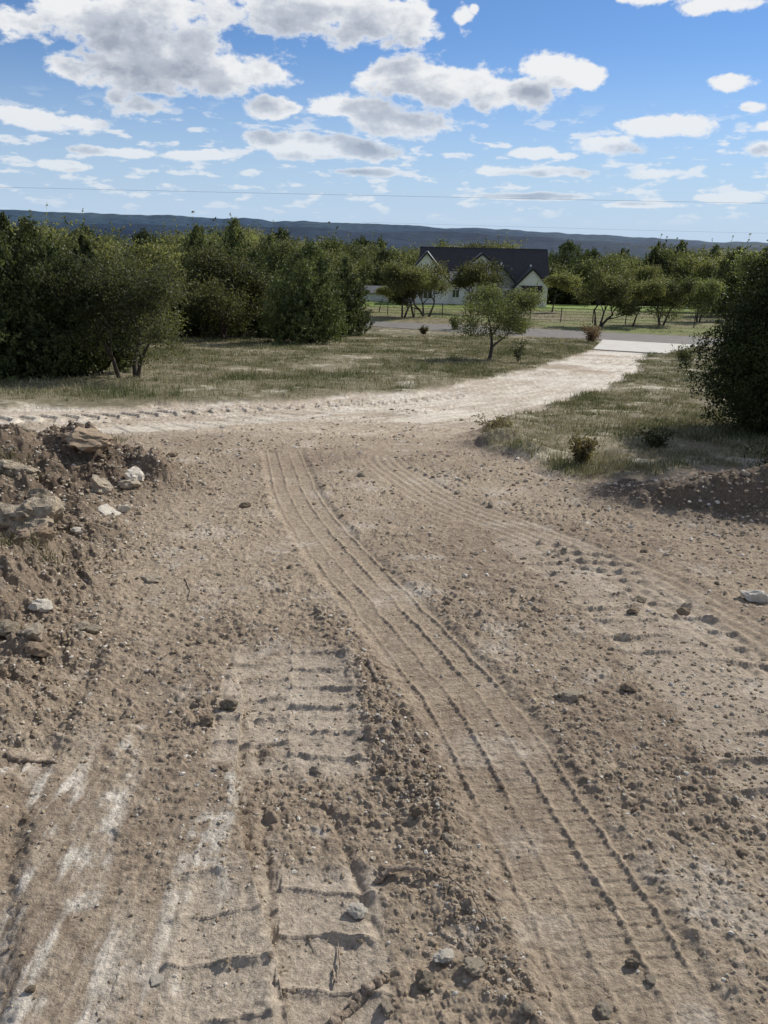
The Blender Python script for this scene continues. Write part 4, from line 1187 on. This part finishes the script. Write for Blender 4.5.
root('root', [(122, 726), (130, 720), (133, 712), (130, 705)], .012, .006, 'short curled piece of root on the flat dirt at left', .008, 5)
root('stick', [(8, 770), (25, 774), (45, 771), (60, 774)], .012, .004, 'dark stick at the left edge on the slope below the bank', .01, 6)
root('stick', [(368, 662), (372, 672), (378, 684)], .014, .010, 'short broken stick standing in the upper end of the furrow', .012, 7)
root('stick', [(185, 580), (190, 592), (188, 600)], .004, .003, 'tiny twig beside the flat pale stone', .012, 8)

# ------------------------------------------------------------------ sun and sky
SUN_AZ, SUN_EL = 45.0, 34.0     # degrees clockwise from +Y, height
sd_ = Vector((math.sin(R(SUN_AZ))*math.cos(R(SUN_EL)), math.cos(R(SUN_AZ))*math.cos(R(SUN_EL)), math.sin(R(SUN_EL))))
sl = bpy.data.lights.new('sun', 'SUN'); sl.energy = 5.0; sl.angle = R(.55); sl.color = (1, .955, .88)
so = bpy.data.objects.new('sun', sl); COL.objects.link(so); so.rotation_euler = sd_.to_track_quat('Z', 'Y').to_euler()

world = bpy.data.worlds.new('World'); scene.world = world; world.use_nodes = True
t = world.node_tree; t.nodes.clear()
SKY_S = .11
def cloud_group():
    gt = bpy.data.node_groups.new('cloud_field', 'ShaderNodeTree')
    gt.interface.new_socket('P', in_out='INPUT', socket_type='NodeSocketVector')
    gt.interface.new_socket('D', in_out='OUTPUT', socket_type='NodeSocketFloat')
    gi = gt.nodes.new('NodeGroupInput'); go = gt.nodes.new('NodeGroupOutput')
    lobes = [(95,22,85,26),(150,2,60,20),(72,68,28,10),(150,66,72,24),(215,70,62,24),(258,76,30,15),(130,44,60,18),(185,48,40,18),
             (300,8,120,28),(365,28,60,20),(405,14,26,20),(140,106,30,10),(117,100,14,10),(40,120,42,9),(75,123,28,9),(8,114,20,7),
             (268,106,24,12),(290,108,12,7),(398,76,38,20),(450,82,52,24),(490,92,28,18),(530,92,40,15),(545,66,26,14),(588,76,18,13),(562,80,20,12),
             (345,108,34,11),(405,122,46,17),(370,118,30,14),(275,142,34,11),(320,143,45,11),(365,151,46,9),(310,154,35,6),(463,14,11,12),(474,8,6,7),
             (650,-6,40,9),(718,2,42,12),(727,82,21,8),(755,107,15,6),(766,126,14,7),(766,147,20,9),(608,146,36,10),(665,128,38,11),(640,124,20,8),
             (537,153,27,6),(560,156,12,4),(535,172,48,5),(655,174,38,6),(495,172,24,5),(120,153,50,5),(200,155,42,5),(60,165,30,5),(540,196,60,3.5),(640,205,45,3),(730,198,30,5),(365,172,50,4)]
    prev = None
    for cx, cy, rx, ry in lobes:
        c = ray(cx, cy); az = math.atan2(c[0], c[1]); el = math.asin(c[2])
        c2 = ray(cx+rx, cy); c3 = ray(cx, cy-ry)
        rx_ = abs(math.atan2(c2[0], c2[1])-az); ry_ = abs(math.asin(c3[2])-el)
        v = gt.nodes.new('ShaderNodeVectorMath'); v.operation = 'MULTIPLY_ADD'
        v.inputs[1].default_value = (1/rx_, 1/ry_, 0); v.inputs[2].default_value = (-az/rx_, -el/ry_, 0)
        gt.links.new(gi.outputs[0], v.inputs[0])
        l = gt.nodes.new('ShaderNodeVectorMath'); l.operation = 'LENGTH'; gt.links.new(v.outputs[0], l.inputs[0])
        if prev is None: prev = l.outputs['Value']
        else:
            m = gt.nodes.new('ShaderNodeMath'); m.operation = 'SMOOTH_MIN'; m.inputs[2].default_value = .25
            gt.links.new(prev, m.inputs[0]); gt.links.new(l.outputs['Value'], m.inputs[1]); prev = m.outputs[0]
    gt.links.new(prev, go.inputs[0])
    return gt
CG = cloud_group()
def m_(op, a, b=None, c=None, clamp=False):
    n = t.nodes.new('ShaderNodeMath'); n.operation = op; n.use_clamp = clamp
    for i, v in enumerate((a, b, c)):
        if v is None: continue
        if isinstance(v, (int, float)): n.inputs[i].default_value = v
        else: L(t, v, n.inputs[i])
    return n.outputs[0]
def mapr(v, a, b, c, d, smooth=True):
    n = t.nodes.new('ShaderNodeMapRange'); n.interpolation_type = 'SMOOTHSTEP' if smooth else 'LINEAR'
    L(t, v, n.inputs['Value'])
    for k, q in zip(('From Min', 'From Max', 'To Min', 'To Max'), (a, b, c, d)): n.inputs[k].default_value = q
    return n.outputs[0]
tc = N(t, 'ShaderNodeTexCoord')
sep = N(t, 'ShaderNodeSeparateXYZ'); L(t, tc.outputs['Generated'], sep.inputs[0])
az = m_('ARCTAN2', sep.outputs['X'], sep.outputs['Y']); el = m_('ARCSINE', sep.outputs['Z'])
cmb = N(t, 'ShaderNodeCombineXYZ'); L(t, az, cmb.inputs[0]); L(t, el, cmb.inputs[1])
P0 = cmb.outputs[0]
def fieldD(P, amp, det):
    # billowy detail: warp then subtract
    n1 = N(t, 'ShaderNodeTexNoise', noise_dimensions='2D'); n1.inputs['Scale'].default_value = 21; n1.inputs['Detail'].default_value = det; n1.inputs['Roughness'].default_value = .6
    mp = N(t, 'ShaderNodeVectorMath', operation='MULTIPLY'); mp.inputs[1].default_value = (1, 1.7, 1); L(t, P, mp.inputs[0]); L(t, mp.outputs[0], n1.inputs['Vector'])
    g = t.nodes.new('ShaderNodeGroup'); g.node_tree = CG; L(t, P, g.inputs[0])
    base = m_('SUBTRACT', 1.0, g.outputs[0])
    return m_('ADD', base, m_('MULTIPLY', m_('SUBTRACT', n1.outputs['Fac'], .43), amp)), n1.outputs['Fac']
D0, _ = fieldD(P0, 2.5, 9)
off = N(t, 'ShaderNodeVectorMath', operation='ADD'); off.inputs[1].default_value = (.010, .026, 0); L(t, P0, off.inputs[0])
D1, _ = fieldD(off.outputs[0], 1.9, 5)
# thin generic cloud bands low in the sky and clouds outside the photo's field
pl = N(t, 'ShaderNodeCombineXYZ')
zz = m_('ADD', m_('MAXIMUM', sep.outputs['Z'], 0.0), .06)
L(t, m_('DIVIDE', sep.outputs['X'], zz), pl.inputs[0]); L(t, m_('DIVIDE', sep.outputs['Y'], zz), pl.inputs[1])
n3 = N(t, 'ShaderNodeTexNoise'); n3.inputs['Scale'].default_value = 2.3; n3.inputs['Detail'].default_value = 7; n3.inputs['Roughness'].default_value = .6
L(t, pl.outputs[0], n3.inputs['Vector'])
pv = N(t, 'ShaderNodeVectorMath', operation='MULTIPLY'); pv.inputs[1].default_value = (1, 3.3, 1); L(t, P0, pv.inputs[0])
n5 = N(t, 'ShaderNodeTexNoise', noise_dimensions='2D'); n5.inputs['Scale'].default_value = 25; n5.inputs['Detail'].default_value = 7; n5.inputs['Roughness'].default_value = .56
L(t, pv.outputs[0], n5.inputs['Vector'])
outv = m_('MAXIMUM', mapr(m_('ABSOLUTE', az), .56, .66, 0, 1), mapr(el, .34, .42, 0, 1))
lowm = mapr(el, .10, .15, 1, 0)
lo = m_('MULTIPLY', mapr(n5.outputs['Fac'], .54, .67, 0, .85), m_('MULTIPLY', lowm, mapr(el, .012, .04, 0, 1)))
lo = m_('MAXIMUM', lo, m_('MULTIPLY', mapr(n3.outputs['Fac'], .47, .6, 0, .9), m_('MULTIPLY', outv, mapr(el, .01, .04, 0, 1))))
aC = mapr(D0, -.08, .38, 0, 1)
alpha = m_('MAXIMUM', aC, lo)
alpha = m_('MULTIPLY', alpha, mapr(el, .0, .17, .55, .97))
# shading: thickness between the point and the sun
core = mapr(D1, -.45, 1.25, 0, 1, False)
edge = mapr(D0, .0, 1.0, 0, 1, False)
sh = m_('MULTIPLY', core, edge)
ramp = N(t, 'ShaderNodeValToRGB'); L(t, sh, ramp.inputs[0])
k = 1/SKY_S
ramp.color_ramp.elements[0].color = (.88*k, .89*k, .90*k, 1); ramp.color_ramp.elements[0].position = .05
ramp.color_ramp.elements[1].color = (.36*k, .40*k, .48*k, 1); ramp.color_ramp.elements[1].position = .74
e_ = ramp.color_ramp.elements.new(.32); e_.color = (.56*k, .60*k, .67*k, 1)
sky = N(t, 'ShaderNodeTexSky', sky_type='NISHITA'); sky.sun_disc = False
sky.sun_elevation = R(SUN_EL); sky.sun_rotation = R(SUN_AZ); sky.altitude = 300; sky.air_density = 1.0; sky.dust_density = 0; sky.ozone_density = 4.0
mix = N(t, 'ShaderNodeMix', data_type='RGBA'); L(t, alpha, mix.inputs['Factor'])
tint = N(t, 'ShaderNodeMix', data_type='RGBA', blend_type='MULTIPLY'); tint.inputs['Factor'].default_value = 1
tint.inputs['B'].default_value = (.60, .72, .90, 1); L(t, sky.outputs[0], tint.inputs['A'])
hz_ = N(t, 'ShaderNodeMix', data_type='RGBA'); L(t, mapr(el, -.02, .22, .92, 0), hz_.inputs['Factor'])
hz_.inputs['B'].default_value = (.50*k, .64*k, .83*k, 1); L(t, tint.outputs['Result'], hz_.inputs['A'])
L(t, hz_.outputs['Result'], mix.inputs['A']); L(t, ramp.outputs[0], mix.inputs['B'])
bg = N(t, 'ShaderNodeBackground'); bg.inputs['Strength'].default_value = SKY_S
L(t, mix.outputs['Result'], bg.inputs['Color'])
wo = N(t, 'ShaderNodeOutputWorld'); L(t, bg.outputs[0], wo.inputs[0])
world.cycles.sampling_method = 'MANUAL'; world.cycles.sample_map_resolution = 512

scene.view_settings.view_transform = 'Standard'; scene.view_settings.look = 'None'; scene.view_settings.exposure = 0
scene.render.engine = 'CYCLES'
scene.cycles.use_denoising = True
scene.cycles.max_bounces = 6; scene.cycles.diffuse_bounces = 3; scene.cycles.transmission_bounces = 3; scene.cycles.glossy_bounces = 2
print('objects', len(bpy.data.objects))
